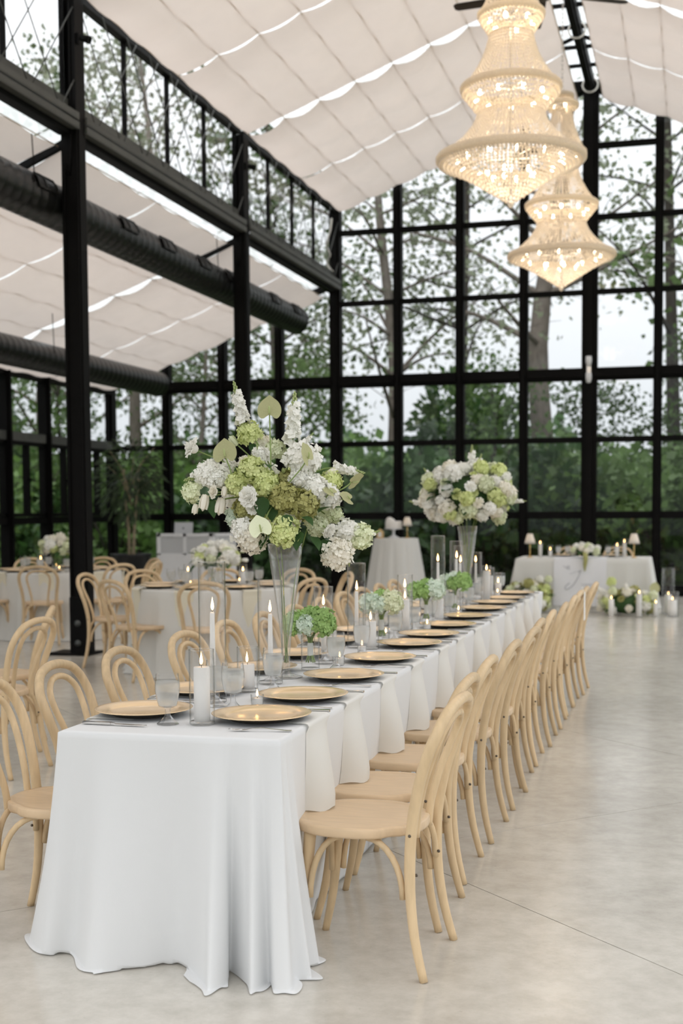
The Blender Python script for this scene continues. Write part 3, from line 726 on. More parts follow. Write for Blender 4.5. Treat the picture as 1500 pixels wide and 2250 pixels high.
# ================================================================== FLOWERS
def unit_frame(nv):
    nv = nv.normalized(); u = nv.orthogonal().normalized(); return u, nv.cross(u), nv
def fib(n, rn, zmin=-1.0):
    out = []
    for i in range(n):
        z = 1-(1-zmin)*(i+.5)/n; a = i*2.39996+rn.uniform(-.25, .25); r = math.sqrt(max(0, 1-z*z)); out.append(Vector((r*math.cos(a), r*math.sin(a), z)))
    return out
def floret(b, p, nv, r, rn, k=4):
    u, v, n_ = unit_frame(nv); a0 = rn.uniform(0, 6)
    for q in range(k):
        a = a0+2*PI*q/k; d = u*math.cos(a)+v*math.sin(a); s = u*-math.sin(a)+v*math.cos(a); lift = rn.uniform(.05, .45); rr = r*rn.uniform(.85, 1.1)
        b.add([p, p+d*rr*.6-s*rr*.48+n_*rr*lift*.5, p+d*rr+n_*rr*lift, p+d*rr*.6+s*rr*.48+n_*rr*lift*.4], [(0, 1, 2, 3)], True)
def m_hydrangea(seed, n=120, zmin=-.6, petal=.255):
    rn = random.Random(seed); b = MB(); b.ball((0, 0, -.05), .62, 10, 6)
    for d in fib(n, rn, zmin): floret(b, d*rn.uniform(.72, 1.0), d+Vector((rn.uniform(-.5, .5), rn.uniform(-.5, .5), rn.uniform(-.5, .5))), petal*rn.uniform(.85, 1.15), rn)
    return b
def m_rose(seed, layers=7):
    rn = random.Random(seed); b = MB()
    b.ball((0, 0, -.25), .40, 8, 5)
    for L in range(layers):
        o = L/(layers-1); npet = 3+L
        for q in range(npet):
            a0 = 2*PI*(q+.37*L)/npet+rn.uniform(-.2, .2); wd = 1.0-.30*o; P = []; hz = rn.uniform(.88, 1.08); rk = rn.uniform(0, 6)
            for i in range(5):
                t = i/4; row = []
                for j in range(6):
                    s = -1+2*j/5; ph = a0+s*wd*.60*(.8+.3*t); r = .10+.40*o*(.45+.75*t)+(.02+.30*o*o)*t**3+.05*math.sin(5*s+rk)*t*t*(.4+o)
                    z = -.40+(1.02-.42*o)*hz*t-.13*s*s*t-.20*o*max(0, t-.7)/.3+.05*math.sin(7*s+rk)*t
                    row.append((r*math.cos(ph), r*math.sin(ph), z))
                P.append(row)
            b.grid(P)
    return b
def m_bud():
    b = MB(); b.lathe([(0, -.9), (.30, -.75), (.46, -.3), (.42, .25), (.22, .7), (.05, .95), (0, .96)], 10)
    for q in range(5):
        a = 2*PI*q/5; P = []
        for i in range(4):
            t = i/3; P.append([((.36+.18*math.sin(t*2.4))*math.cos(a+s*.5), (.36+.18*math.sin(t*2.4))*math.sin(a+s*.5), -.75+1.5*t-.12*s*s) for s in (-1, -.4, .4, 1)])
        b.grid(P)
    return b
def m_stock(seed):
    """a flowering spike one unit tall, blossoms below, buds at the tip"""
    rn = random.Random(seed); b = MB()
    for i in range(40):
        t = i/40; z = .02+.70*t+rn.uniform(-.02, .02); a = i*2.4+rn.uniform(-.3, .3); r = .14*(1-.35*t)*rn.uniform(.55, 1.25); p = Vector((r*math.cos(a), r*math.sin(a), z)); d = Vector((math.cos(a), math.sin(a), .35))
        floret(b, p, d+Vector((rn.uniform(-.4, .4), rn.uniform(-.4, .4), rn.uniform(-.2, .4))), .125*(1-.35*t)*rn.uniform(.8, 1.15), rn, 5)
        floret(b, p+d*.015, d+Vector((rn.uniform(-.6, .6), rn.uniform(-.6, .6), .2)), .085*(1-.3*t), rn, 4)
    return b
def m_stock_tip(seed):
    rn = random.Random(seed); b = MB()
    for i in range(16):
        t = i/16; z = .70+.30*t; a = i*2.4; r = .055*(1-.7*t); b.ball((r*math.cos(a), r*math.sin(a), z), .030*(1-.45*t), 6, 4, sc=(1, 1, 1.4))
    return b
def m_anthurium(cup=.22):
    b = MB(); n = 30; P = []
    for k in range(6):
        s = k/5; row = []
        for i in range(n+1):
            t = -PI+2*PI*i/n; x = .92*math.sin(t)*(1-.10*math.cos(t)); y = .95*math.cos(t)+.55*math.exp(-(PI-abs(t))**2/.16)+.17*math.exp(-t*t/.06)
            x, y = x*s, (y+.32)*s-.32; row.append((x, y, cup*(x*x*.9+.35*(y+.32)**2)-.10*abs(x)*s+.02*math.sin(9*t)*s**3))
        P.append(row)
    b.grid(P); return b
def m_leaf():
    b = MB(); P = []
    for i in range(7):
        t = i/6; wd = .36*math.sin(PI*min(1, t**.75))+.01; P.append([(s*wd, t*1.0, .10*abs(s)*wd*3-.30*t*t) for s in (-1, -.5, 0, .5, 1)])
    b.grid(P); return b
FM = {}
def fl_mesh(kind, m):
    k = (kind, m)
    if k not in FM:
        name = kind.rstrip('0123456789').rstrip('_')
        gen = {'hydrangea': lambda: m_hydrangea(1), 'hydrangea_1': lambda: m_hydrangea(5, 95, -.65, .30), 'hydrangea_2': lambda: m_hydrangea(9, 60, -.55, .34),
               'rose': lambda: m_rose(1), 'rose_1': lambda: m_rose(6, 5), 'bud': m_bud, 'stock': lambda: m_stock(3), 'stock_tip': lambda: m_stock_tip(3), 'anthurium': m_anthurium, 'leaf': m_leaf}[kind]
        FM[k] = gen().mesh(name, m)
    return FM[k]
def aim(o, d, roll=0.):
    d = Vector(d).normalized(); q = Vector((0, 0, 1)).rotation_difference(d); o.rotation_mode = 'QUATERNION'; o.rotation_quaternion = q @ Matrix.Rotation(roll, 3, 'Z').to_quaternion()
def bloom(par, kind, m, p, r, d, roll=0., name=None, label=None):
    o = link(name or kind.rstrip('0123456789').rstrip('_'), fl_mesh(kind, m), par, p); o.scale = (r, r, r); aim(o, d, roll)
    if label: o['label'] = label
    return o
vh = Vector((-math.sin(YAW), math.cos(YAW), 0)); vr = Vector((math.cos(YAW), math.sin(YAW), 0))

# --- the big arrangement in a trumpet vase on the long table
def trumpet(x, y, label, h=.552):
    v = thing('trumpet_vase', label, 'vase', (x, y, TZ), 0, 'tall clear trumpet vases')
    pr = [(.0155, .03), (.0165, .10), (.022, .17), (.034, .26), (.050, .38), (.064, .48), (.073, h)]
    obj('glass_wall', MB().lathe(pr+[(.0705, h)]+[(a-.0025, z) for a, z in reversed(pr[:-1])], 40), 'vase_glass', v)
    obj('foot', MB().lathe([(0, .001), (.066, .001), (.068, .005), (.045, .011), (.020, .020), (.0155, .03), (0, .03)], 36), 'cut_glass', v)
    obj('rim', MB().tube([(.072*math.cos(a), .072*math.sin(a), h) for a in [2*PI*k/36 for k in range(37)]], .002, 5, False), 'cut_glass', v)
trumpet(-1.609, 5.036, 'tall clear trumpet vase holding the big flower arrangement on the long table')
trumpet(-1.575, 9.28, 'tall clear trumpet vase holding the farther arrangement on the long table', .562)
A = thing('flower_arrangement', 'big airy arrangement of white stock, lime hydrangea and olive anthuriums, nearest the camera', 'flowers', (-1.609, 5.036, TZ+.552))
S = .000598
def ap(u, v, d): return vr*((u-778)*S)+vh*d+Vector((0, 0, (1172-v)*S))
HY = [('hydrangea', 'petal_lime', 540, 420, 78, .02), ('hydrangea_1', 'petal_ivory', 620, 480, 62, .08), ('hydrangea', 'petal_pale', 715, 535, 70, .03), ('hydrangea_1', 'petal_lime', 560, 670, 84, -.08), ('hydrangea_1', 'petal_lime', 650, 755, 82, -.07),
      ('hydrangea_1', 'petal_lime', 465, 760, 74, -.07), ('hydrangea', 'petal_olive', 790, 860, 92, -.10), ('hydrangea_1', 'petal_olive', 915, 905, 92, -.10), ('hydrangea', 'petal_olive', 795, 735, 60, -.03), ('hydrangea', 'petal_olive', 520, 930, 82, -.03),
      ('hydrangea', 'petal_white', 905, 600, 115, -.02), ('hydrangea', 'petal_white', 880, 725, 62, -.06), ('hydrangea', 'petal_white', 990, 810, 92, -.06), ('hydrangea_1', 'petal_white', 1070, 850, 80, -.03), ('hydrangea', 'petal_white', 505, 1075, 82, -.06),
      ('hydrangea', 'petal_ivory', 560, 1135, 92, -.07), ('hydrangea', 'petal_mint', 440, 985, 66, .02), ('hydrangea_1', 'petal_lime', 785, 1085, 98, -.12), ('hydrangea', 'petal_pale', 1000, 1050, 66, -.02), ('hydrangea', 'petal_white', 1190, 1085, 80, .0),
      ('hydrangea', 'petal_pale', 1285, 1120, 86, .02), ('hydrangea', 'petal_ivory', 1130, 1235, 105, -.03), ('hydrangea', 'petal_lime', 1090, 745, 72, .03), ('hydrangea', 'petal_pale', 1110, 970, 58, .02), ('hydrangea', 'petal_pale', 150, 815, 68, .0),
      ('hydrangea', 'petal_white', 265, 690, 84, -.01), ('hydrangea', 'petal_white', 350, 715, 66, -.03), ('hydrangea_1', 'petal_white', 620, 570, 60, -.01), ('hydrangea', 'petal_white', 400, 640, 50, .02), ('hydrangea_2', 'petal_lime', 700, 930, 80, .04),
      ('hydrangea_2', 'petal_white', 600, 700, 110, .14), ('hydrangea_2', 'petal_lime', 850, 780, 120, .15), ('hydrangea_2', 'petal_white', 760, 1000, 120, .16), ('hydrangea_2', 'petal_pale', 980, 960, 100, .14), ('hydrangea_2', 'petal_white', 450, 860, 100, .14)]
cen = ap(770, 860, .03)
for k, m, u, v, r, d in HY:
    p = ap(u, v, d); bloom(A, k, m, p, r*S*1.12, (p-cen)+Vector((0, 0, .05))-vh*.04, u)
RO = [('rose', 'petal_white', 145, 510, 78, -.02), ('rose', 'petal_ivory', 300, 815, 50, -.08), ('rose', 'petal_white', 540, 850, 74, -.14), ('rose_1', 'petal_ivory', 490, 600, 50, .0), ('rose', 'petal_white', 1085, 1085, 56, -.07), ('rose_1', 'petal_white', 820, 480, 46, .0), ('rose', 'petal_white', 560, 925, 50, -.10),
      ('bud', 'petal_ivory', 235, 885, 58, -.05), ('bud', 'petal_ivory', 345, 910, 62, -.05), ('bud', 'petal_ivory', 378, 812, 36, -.08), ('bud', 'petal_ivory', 168, 930, 38, -.02), ('bud', 'petal_pale', 430, 465, 42, .02), ('bud', 'petal_ivory', 1095, 685, 44, .02), ('bud', 'bud', 775, 675, 24, -.06), ('bud', 'petal_white', 880, 760, 40, -.1)]
for k, m, u, v, r, d in RO:
    p = ap(u, v, d); dd = (p-cen)-vh*.07
    if k == 'bud' and v > 780: dd = Vector((0, 0, -1))+vr*.2*(-1 if u < 400 else 1)
    bloom(A, k, m, p, r*S*1.1, dd, u)
    a = p-dd.normalized()*r*S*.7; obj('flower_stem', MB().tube(cr([a, (a+cen)/2+Vector((0, 0, .02)), cen], 3), .0028, 5), 'stem', A)
for (u0, v0, u1, v1, d0, d1) in ((505, 345, 440, 65, 0, -.02), (835, 460, 852, 130, .02, .03), (1110, 650, 1330, 690, .05, .04), (330, 660, 85, 735, 0, .02), (640, 610, 590, 490, -.03, -.04), (1280, 1140, 1430, 1085, .03, .03), (900, 500, 975, 410, .05, .06)):
    p, q = ap(u0, v0, d0), ap(u1, v1, d1); L = (q-p).length
    for kk, mm in (('stock', 'petal_white'), ('stock_tip', 'bud')):
        o = bloom(A, kk, mm, p, L, q-p, 0, 'stock_blossoms' if kk == 'stock' else 'stock_buds')
    obj('flower_stem', MB().tube(cr([q, p, (p+cen)/2+Vector((0, 0, .03)), cen], 3), .0030, 5), 'stem', A)
AN = [(685, 265, 88, -.06, (-.05, -1, .25), 0., (700, 930)), (388, 555, 90, -.10, (-.2, -1, .35), .1, (480, 800)), (935, 575, 82, -.14, (.9, -.5, .2), .5, (780, 800)), (1255, 740, 74, .02, (.7, -.4, -.6), -.9, (1080, 830)), (1205, 862, 62, -.04, (.6, -.6, .7), 1.1, (1080, 890)), (625, 1058, 82, -.17, (.1, -1, .35), .25, (690, 930)), (1090, 820, 55, -.10, (.3, -.5, .8), .8, (1000, 900))]
for u, v, r, d, nv, roll, (su, sv) in AN:
    p = ap(u, v, d); n_ = (vr*nv[0]-vh*nv[1]*-1+Vector((0, 0, nv[2])))
    n_ = (vr*nv[0]+vh*nv[1]+Vector((0, 0, nv[2]))).normalized(); upw = Vector((0, 0, 1)); yv = (upw-n_*upw.dot(n_)).normalized(); xv = yv.cross(n_)
    R_ = Matrix((xv, yv, n_)).transposed() @ Matrix.Rotation(roll, 3, 'Z')
    o = link('anthurium_spathe', fl_mesh('anthurium', 'petal_pale' if v == 1058 else 'anthurium'), A, p); o.scale = (r*S,)*3; o.rotation_mode = 'QUATERNION'; o.rotation_quaternion = R_.to_quaternion()
    spx = MB().tube(cr([(0, -.32, .04), (0, -.12, .20), (0, .20, .34)], 3), [.075]*6+[.04], 6); s_ = obj('spadix', spx, 'bud', o)
    a = p+R_ @ Vector((0, -.30*r*S, -.004)); e = ap(su, sv, d*.6); obj('flower_stem', MB().tube(cr([a, (a*2+e)/3+n_*.01, e, cen], 4), .0030, 6), 'stem', A)
LV = [(690, 640, 75, -.08, (0, -1, .1)), (645, 625, 60, -.07, (-.5, -.6, -.3)), (300, 870, 95, -.04, (-.1, -.3, -1)), (640, 850, 120, -.10, (-.1, -.4, -.9)), (690, 880, 110, -.08, (.1, -.4, -.9)), (800, 970, 85, -.14, (.1, -.6, -.7)), (900, 985, 95, -.14, (.6, -.6, -.2)), (1010, 960, 90, -.08, (.6, -.3, .5)), (880, 1080, 110, -.12, (-.2, -.6, -.8)), (960, 1120, 95, -.06, (.5, -.5, -.5)), (1040, 1140, 95, -.04, (.3, -.5, -.8)), (380, 770, 70, -.02, (-.6, -.4, .2)), (560, 480, 60, .02, (0, -.4, -.9)), (660, 1120, 80, -.09, (-.5, -.5, -.6)), (480, 920, 80, .03, (-.5, -.2, -.8)), (1100, 930, 70, .0, (.7, -.2, .2))]
for u, v, r, d, dr in LV:
    p = ap(u, v, d); dv = (vr*dr[0]+vh*dr[1]+Vector((0, 0, dr[2]))).normalized(); o = link('leaf', fl_mesh('leaf', 'leaf_dark'), A, p); o.scale = (r*S*1.25,)*3
    o.rotation_mode = 'QUATERNION'; o.rotation_quaternion = dv.to_track_quat('Y', 'Z')
for k in range(3):
    a = k*2.4; e = Vector((.05*math.cos(a), .05*math.sin(a), -.10)); s0 = Vector((.010*math.cos(a+2.6), .010*math.sin(a+2.6), -.49)); t0 = cen+Vector((.12*math.cos(a), .12*math.sin(a), -.05))
    obj('flower_stem', MB().tube(cr([s0, e*.55+Vector((0, 0, -.20)), e, t0], 3), .0025, 5), 'stem', A)
# trailing sprig
p = ap(1215, 1190, -.02); obj('trailing_sprig', MB().tube(cr([p, p+Vector((.002, 0, -.04)), p+Vector((0, 0, -.085))], 3), [.004, .0045, .005, .005, .0045, .004, .001], 6), 'bud', A)

# --- looser clusters: farther vase, round tables, bouquets, floor pieces
def cluster(name, label, loc, rad, n, pal, seed, rmin, rmax, group=None, kinds=('hydrangea_1', 'hydrangea', 'hydrangea_2', 'rose_1'), zmin=-.35, leaves=8, fill=True, extra=()):
    rn = random.Random(seed); A_ = thing(name, label, 'flowers', loc, 0, group)
    if fill: obj('leaf_core', MB().ball((0, 0, 0), 1, 12, 7, sc=(rad[0]*.66, rad[1]*.66, rad[2]*.60)), 'leaf_dark', A_)
    for i, d in enumerate(fib(n, rn, zmin)):
        r = rn.uniform(rmin, rmax); f = rn.uniform(.72, .96); p = Vector((d.x*rad[0]*f, d.y*rad[1]*f, d.z*rad[2]*f)); k = rn.choice(kinds)
        if k.startswith('rose'): r *= .8
        bloom(A_, k, rn.choice(pal), p, r, d+Vector((rn.uniform(-.3, .3), rn.uniform(-.3, .3), .1)), rn.uniform(0, 6))
    for i in range(leaves):
        a = rn.uniform(0, 6.3); d = Vector((math.cos(a), math.sin(a), rn.uniform(-.7, .5))); p = Vector((d.x*rad[0]*.75, d.y*rad[1]*.75, d.z*rad[2]*.7)); o = link('leaf', fl_mesh('leaf', 'leaf_dark'), A_, p)
        o.scale = (rn.uniform(.06, .10),)*3; o.rotation_mode = 'QUATERNION'; o.rotation_quaternion = d.normalized().to_track_quat('Y', 'Z')
    for (kk, mm, p, r, d) in extra:
        bloom(A_, kk, mm, p, r, d, 0, {'stock': 'stock_blossoms', 'stock_tip': 'stock_buds'}.get(kk))
    return A_
W5 = ['petal_white', 'petal_white', 'petal_white', 'petal_ivory', 'petal_pale', 'petal_lime']
ex = []
for d, L, p in ((vr*.02+Vector((0, 0, 1)), .20, Vector((0, 0, .17))+vr*.03), (vr*.3+Vector((0, 0, 1)), .15, Vector((0, 0, .16))+vr*.06), (vr*-.6+Vector((0, 0, .8)), .13, Vector((0, 0, .10))-vr*.24), (vr*-1+Vector((0, 0, .2)), .13, Vector((0, 0, -.06))-vr*.30), (vr*1+Vector((0, 0, .0)), .10, Vector((0, 0, -.04))+vr*.33)):
    for kk, mm in (('stock', 'petal_white'), ('stock_tip', 'bud')): ex.append((kk, mm, p, L, d))
FA = cluster('flower_arrangement', 'dense dome of white and lime flowers in the farther trumpet vase on the long table', (-1.575, 9.28, TZ+.562+.22), (.37, .34, .245), 92, W5, 8, .042, .066, extra=ex, leaves=12, zmin=-.75)
for k in range(8):
    a = k*2.4; obj('flower_stem', MB().tube([(.010*math.cos(a+2), .010*math.sin(a+2), -.70), (.045*math.cos(a), .045*math.sin(a), -.24), (.10*math.cos(a), .10*math.sin(a), -.10)], .003, 5), 'stem', FA)
# bouquets in small glass cylinders on the long table
GP = [['petal_green', 'petal_green', 'petal_green', 'petal_mint'], ['petal_mint', 'petal_pale', 'petal_green', 'petal_mint'], ['petal_green', 'petal_mint', 'petal_green', 'petal_green'], ['petal_mint', 'petal_green', 'petal_mint', 'petal_green']]
for i, (x, y) in enumerate(((-1.58, 5.287), (-1.549, 6.476), (-1.528, 7.535), (-1.51, 8.388))):
    w_ = ['nearest', 'second', 'third', 'farthest'][i]
    cyl_vase('bouquet_glass', x, y, .040, .150, 'short clear glass cylinder holding the %s green hydrangea bouquet' % w_, 'bouquet glasses', TZ)
    B = thing('hydrangea_bouquet', 'bouquet of %s hydrangea on the long table, %s from the near end' % (['bright green', 'pale and green', 'green and mint', 'mint and green'][i], ORD[i]), 'flowers', (x, y, TZ), 0, 'green bouquets along the long table')
    C = [(-.062, -.01, .205, .052), (.050, -.035, .212, .058), (.0, .03, .222, .050), (-.015, -.052, .200, .042), (.062, .02, .200, .046), (-.045, .05, .205, .045)]
    for q, (dx, dy, z, r) in enumerate(C):
        P = vr*dx+vh*dy+Vector((0, 0, z)); m = GP[i][q % 4] if not (i == 0 and q == 3) else 'petal_mint'
        bloom(B, 'hydrangea_1' if q % 2 == 0 else 'hydrangea', m, P, r*1.08, P-Vector((0, 0, .15)), q)
        obj('flower_stem', MB().tube(cr([P, (dx*.25, dy*.25, .155), (dx*.10, dy*.10, .09), (dx*.30, dy*.30, .035)], 3), .0032, 6), 'stem', B)
    obj('ribbon_wrap', MB().lathe([(.012, .065), (.013, .07), (.013, .115), (.012, .12)], 14), 'napkin', B)
# ================================================================== CHANDELIERS
def beads(b, pts, r, rn):
    for p in pts:
        s = r*rn.uniform(.8, 1.15); x, y, z = p
        b.add([(x+s, y, z), (x-s, y, z), (x, y+s, z), (x, y-s, z), (x, y, z+s*1.25), (x, y, z-s*1.25)], [(0, 2, 4), (2, 1, 4), (1, 3, 4), (3, 0, 4), (2, 0, 5), (1, 2, 5), (3, 1, 5), (0, 3, 5)])
def build_chandelier():
    c = thing('chandelier', 'x', 'chandelier'); rn = random.Random(7); z0 = 4.19
    rings = [(.675, .43, .075), (.455, 1.06, .065), (.300, 1.71, .06), (.205, 2.29, .05)]
    for r, z, h in rings:
        obj('crystal_band', MB().lathe([(r-.05, z+h*.55), (r-.01, z+h*.5), (r+.008, z+h*.2), (r+.008, z-h*.25), (r-.01, z-h*.5), (r-.05, z-h*.5), (r-.05, z+h*.55)], 64), 'crystal_band', c)
    obj('crystal_band', MB().lathe([(.10, 2.44), (.145, 2.42), (.15, 2.38), (.12, 2.36), (.10, 2.44)], 40), 'crystal_band', c)
    # strings of beads between the bands
    for (ra, za, rb, zb, ns, nb) in ((.300, .83, .600, .475, 74, 15), (.195, 1.53, .400, 1.10, 58, 15), (.120, 2.22, .262, 1.75, 44, 17), (.10, 2.40, .17, 2.31, 30, 5)):
        b = MB(); P = []
        for k in range(ns):
            a = 2*PI*k/ns
            for q in range(nb):
                t = q/(nb-1); r = ra+(rb-ra)*(t**1.9*.75+t*.25); P.append((r*math.cos(a), r*math.sin(a), za+(zb-za)*t))
        beads(b, P, .0135, rn); obj('bead_strands', b, 'crystal', c, kind='stuff')
    # beaded bowls under the bands
    for (ra, za, rb, zb, nr, e) in ((.655, .395, .02, .03, 19, 1.25), (.44, 1.02, .285, .83, 7, 1.0), (.29, 1.68, .19, 1.53, 6, 1.0), (.195, 2.26, .12, 2.20, 3, 1.0)):
        b = MB(); P = []
        for q in range(nr):
            t = q/(nr-1); r = ra+(rb-ra)*t; z = za+(zb-za)*t**e; n = max(3, int(2*PI*r/.036))
            for k in range(n): a = 2*PI*(k+.5*(q % 2))/n; P.append((r*math.cos(a), r*math.sin(a), z+rn.uniform(-.004, .004)))
        beads(b, P, .0155, rn); obj('bead_bowl', b, 'crystal', c, kind='stuff')
    obj('finial', MB().ball((0, 0, .02), .028, 12, 8, sc=(1, 1, 1.2)), 'crystal', c)
    b = MB(); b.tube([(0, 0, .10), (0, 0, 2.46)], .014, 8)
    for r, z, h in rings:
        for k in range(6): a = PI*k/3; b.tube([(0, 0, z), ((r-.04)*math.cos(a), (r-.04)*math.sin(a), z)], .006, 5)
    obj('frame', b, 'chrome', c)
    for r, z, n in ((.48, .40, 12), (.22, .30, 6), (.32, .98, 9), (.20, 1.64, 6), (.09, 2.26, 3)):
        for k in range(n):
            a = 2*PI*(k+.3)/n; obj('bulb', MB().ball((0, 0, 0), .020, 8, 5, sc=(1, 1, 1.5)), 'bulb', c, (r*math.cos(a), r*math.sin(a), z))
    b = MB(); z = 2.46; k = 0
    while z < 3.80:
        t = [(.016*math.cos(a), 0, .034*math.sin(a)) for a in [2*PI*q/8 for q in range(9)]]
        if k % 2: t = [(y, x, zz) for x, y, zz in t]
        b.tube([(x, y, zz+z+.03) for x, y, zz in t], .0035, 4, False); z += .052; k += 1
    obj('chain', b, 'chrome', c)
    for z, e in ((.30, 4.2), (.98, 2.4), (1.62, 1.7)):
        L = bpy.data.lights.new('chandelier_bulbs', 'POINT'); L.energy = e; L.color = (1.0, .83, .63); L.shadow_soft_size = .14
        o = bpy.data.objects.new('lamp_glow', L); COL.objects.link(o); o.parent = c; o.location = (0, 0, z)
    return c
chd = Kind(build_chandelier())
chd.put((-1.63, 11.95, 4.19), .1, 'tiered crystal bead chandelier over the middle of the long table, larger in view', 'crystal chandeliers')
chd.put((-1.63, 16.65, 4.19), .4, 'farther tiered crystal bead chandelier hanging on a chain near the gable wall', 'crystal chandeliers')

fan = thing('ceiling_fan', 'dark wooden bladed ceiling fan under the ridge behind the chandelier', 'fan', (-1.66, 14.75, 7.13))
obj('motor', MB().lathe([(0, .09), (.07, .08), (.12, .03), (.12, -.03), (.06, -.07), (0, -.075)], 20), 'fan_dark', fan)
obj('rod', MB().tube([(0, 0, .08), (0, 0, .97)], .016, 8), 'fan_dark', fan)
for k in range(5):
    a = 2*PI*k/5+.52; d = Vector((math.cos(a), math.sin(a), 0)); s = Vector((-math.sin(a), math.cos(a), .18)); b = MB()
    P = [[d*r+s*(q*w_) for q in (-1, 1)] for r, w_ in ((.10, .03), (.22, .055), (.6, .07), (.98, .065), (1.02, .04))]
    n = len(P); b.grid(P); b.grid([[q-Vector((0, 0, .012)) for q in reversed(row)] for row in P]); obj('blade', b, 'fan_dark', fan)

# ================================================================== ROUND TABLES
def round_cloth(r, zt, flare, nf, seed, amp=.028, n=150):
    rn = random.Random(seed); b = MB(); vs = []; ph = [rn.uniform(0, 6) for _ in range(4)]
    prof = [(0, 0), (.6, 0), (.97, 0), (.993, -.0035), (1.0, -.012)]
    for s, dz in prof:
        for j in range(n): a = 2*PI*j/n; vs.append((r*s*math.cos(a), r*s*math.sin(a), zt+dz))
    H = zt-.014
    for k in range(1, 13):
        t = k/12
        for j in range(n):
            a = 2*PI*j/n; f = math.sin(nf*a+ph[0]+.7*math.sin(2*a+ph[1]))*.7+math.sin(nf*1.9*a+ph[2])*.3
            q = r+flare*t+amp*t**.6*f+(.02*max(0, t-.9)/.1*(1+math.sin(nf*2*a)))
            vs.append((q*math.cos(a), q*math.sin(a), max(.004, zt-.012-H*t)))
    R_ = len(prof)+12
    fs = [(i*n+j, (i+1)*n+j, (i+1)*n+(j+1) % n, i*n+(j+1) % n) for i in range(R_-1) for j in range(n)]
    return b.add(vs, fs, True)
obj('tablecloth', round_cloth(RT, TZ, .05, 17, 1), 'cloth_round', None, (R1[0], R1[1], 0), label='white floor-length cloth over the round table by the black post', cat='tablecloth', group='round tablecloths')
obj('tablecloth', round_cloth(RT, TZ, .05, 18, 2), 'cloth_round', None, (R2[0], R2[1], 0), label='white floor-length cloth over the outer round table near the aisle windows', cat='tablecloth', group='round tablecloths')
nap2 = napkin_mesh(.36, 9, .17, .35).mesh('napkin', 'napkin_cream')
def round_setting(c, a0, w_):
    for k in range(8):
        a = a0+2*PI*k/8; d = Vector((math.cos(a), math.sin(a), 0)); s = Vector((-d.y, d.x, 0)); p = Vector((c[0], c[1], 0))
        q = p+d*.545; plate(q.x, q.y, TZ+.006, 'gold plate on the round table %s, %s place counting onward' % (w_, ORD[k]), 'gold plates on the table '+w_)
        q = p+d*(RT+.002); obj('napkin', nap2, None, None, (q.x, q.y, TZ+.001), a, 'cream napkin on the round table %s, %s place counting onward' % (w_, ORD[k]), 'napkin', 'napkins on the table '+w_)
        q = p+d*.36+s*.17; gob.put((q.x, q.y, TZ), 0, 'water goblet on the round table %s, %s place counting onward' % (w_, ORD[k]), 'goblets on the table '+w_)
        q = p+d*.55+s*.20; fork.put((q.x, q.y, TZ+.002), a+PI, 'silver fork on the round table %s, %s place counting onward' % (w_, ORD[k]), 'forks on the table '+w_)
round_setting(R1, math.radians(180), 'by the black post'); round_setting(R2, math.radians(288), 'near the aisle windows')
for c, w_, sd in ((R1, 'by the black post', 21), (R2, 'near the aisle windows', 22)):
    cyl_vase('bowl_vase', c[0], c[1], .07, .13, 'round clear glass vase on the table '+w_, 'round table vases')
    F = cluster('flower_arrangement', 'low white and lime flower centrepiece on the round table '+w_, (c[0], c[1], TZ+.255), (.235, .235, .135), 34, ['petal_white', 'petal_white', 'petal_ivory', 'petal_pale', 'petal_lime'], sd, .045, .066, 'round table centrepieces', zmin=-.4, leaves=10,
                extra=[('bud', 'petal_white', vr*.27+Vector((0, 0, -.02)), .035, vr), ('bud', 'petal_pale', vr*.25+Vector((0, 0, .06)), .025, vr), ('bud', 'petal_white', vr*.15+Vector((0, 0, .17)), .035, Vector((0, 0, 1)))])
    for k in range(6): a = k*1.05; obj('flower_stem', MB().tube([(.05*math.cos(a+2), .05*math.sin(a+2), -.235), (.09*math.cos(a), .09*math.sin(a), -.05)], .003, 5), 'stem', F)
    for k in range(2):
        a = 1.2+PI*k+sd; x, y = c[0]+.25*math.cos(a), c[1]+.25*math.sin(a)
        cyl_vase('hurricane_glass', x, y, .04, .20, 'clear cylinder with a pillar candle, %s on the table %s' % (ORD[k], w_), 'cylinders on the round tables'); pillar(x, y, .026, .12, 'white pillar candle, %s one on the round table %s' % (ORD[k], w_))
        votive(c[0]+.30*math.cos(a+.9), c[1]+.30*math.sin(a+.9), 'small votive candle, %s one on the round table %s' % (ORD[k], w_), TZ, 'votives on the round tables')

# ================================================================== CAKE TABLE
CK = (-4.54, 20.0)
obj('tablecloth', round_cloth(.355, .975, .15, 13, 5, .022, 120), 'cloth_round', None, (CK[0], CK[1], 0), label='white draped cloth over the small high cake table before the gable wall', cat='tablecloth')
k_ = thing('cake_stand', 'white pedestal cake stand on the draped high table', 'cake stand', (CK[0]-.04, CK[1], .977))
obj('pedestal', MB().lathe([(0, 0), (.085, 0), (.09, .01), (.06, .03), (.022, .05), (.02, .12), (.05, .14), (.15, .145), (.155, .155), (0, .155)], 28), 'white_lacquer', k_)
k_ = thing('cake', 'small white iced cake with a domed top on the pedestal stand', 'cake', (CK[0]-.04, CK[1], 1.133))
obj('icing', MB().lathe([(0, 0), (.125, 0), (.13, .01), (.132, .10), (.122, .115), (0, .117)], 28), 'icing', k_)
b = MB(); b.ball((-.06, -.02, .125), .055, 12, 7, sc=(1.1, 1, 1)); b.ball((-.02, .03, .12), .035, 10, 6); obj('sugar_rose', b, 'icing', k_)
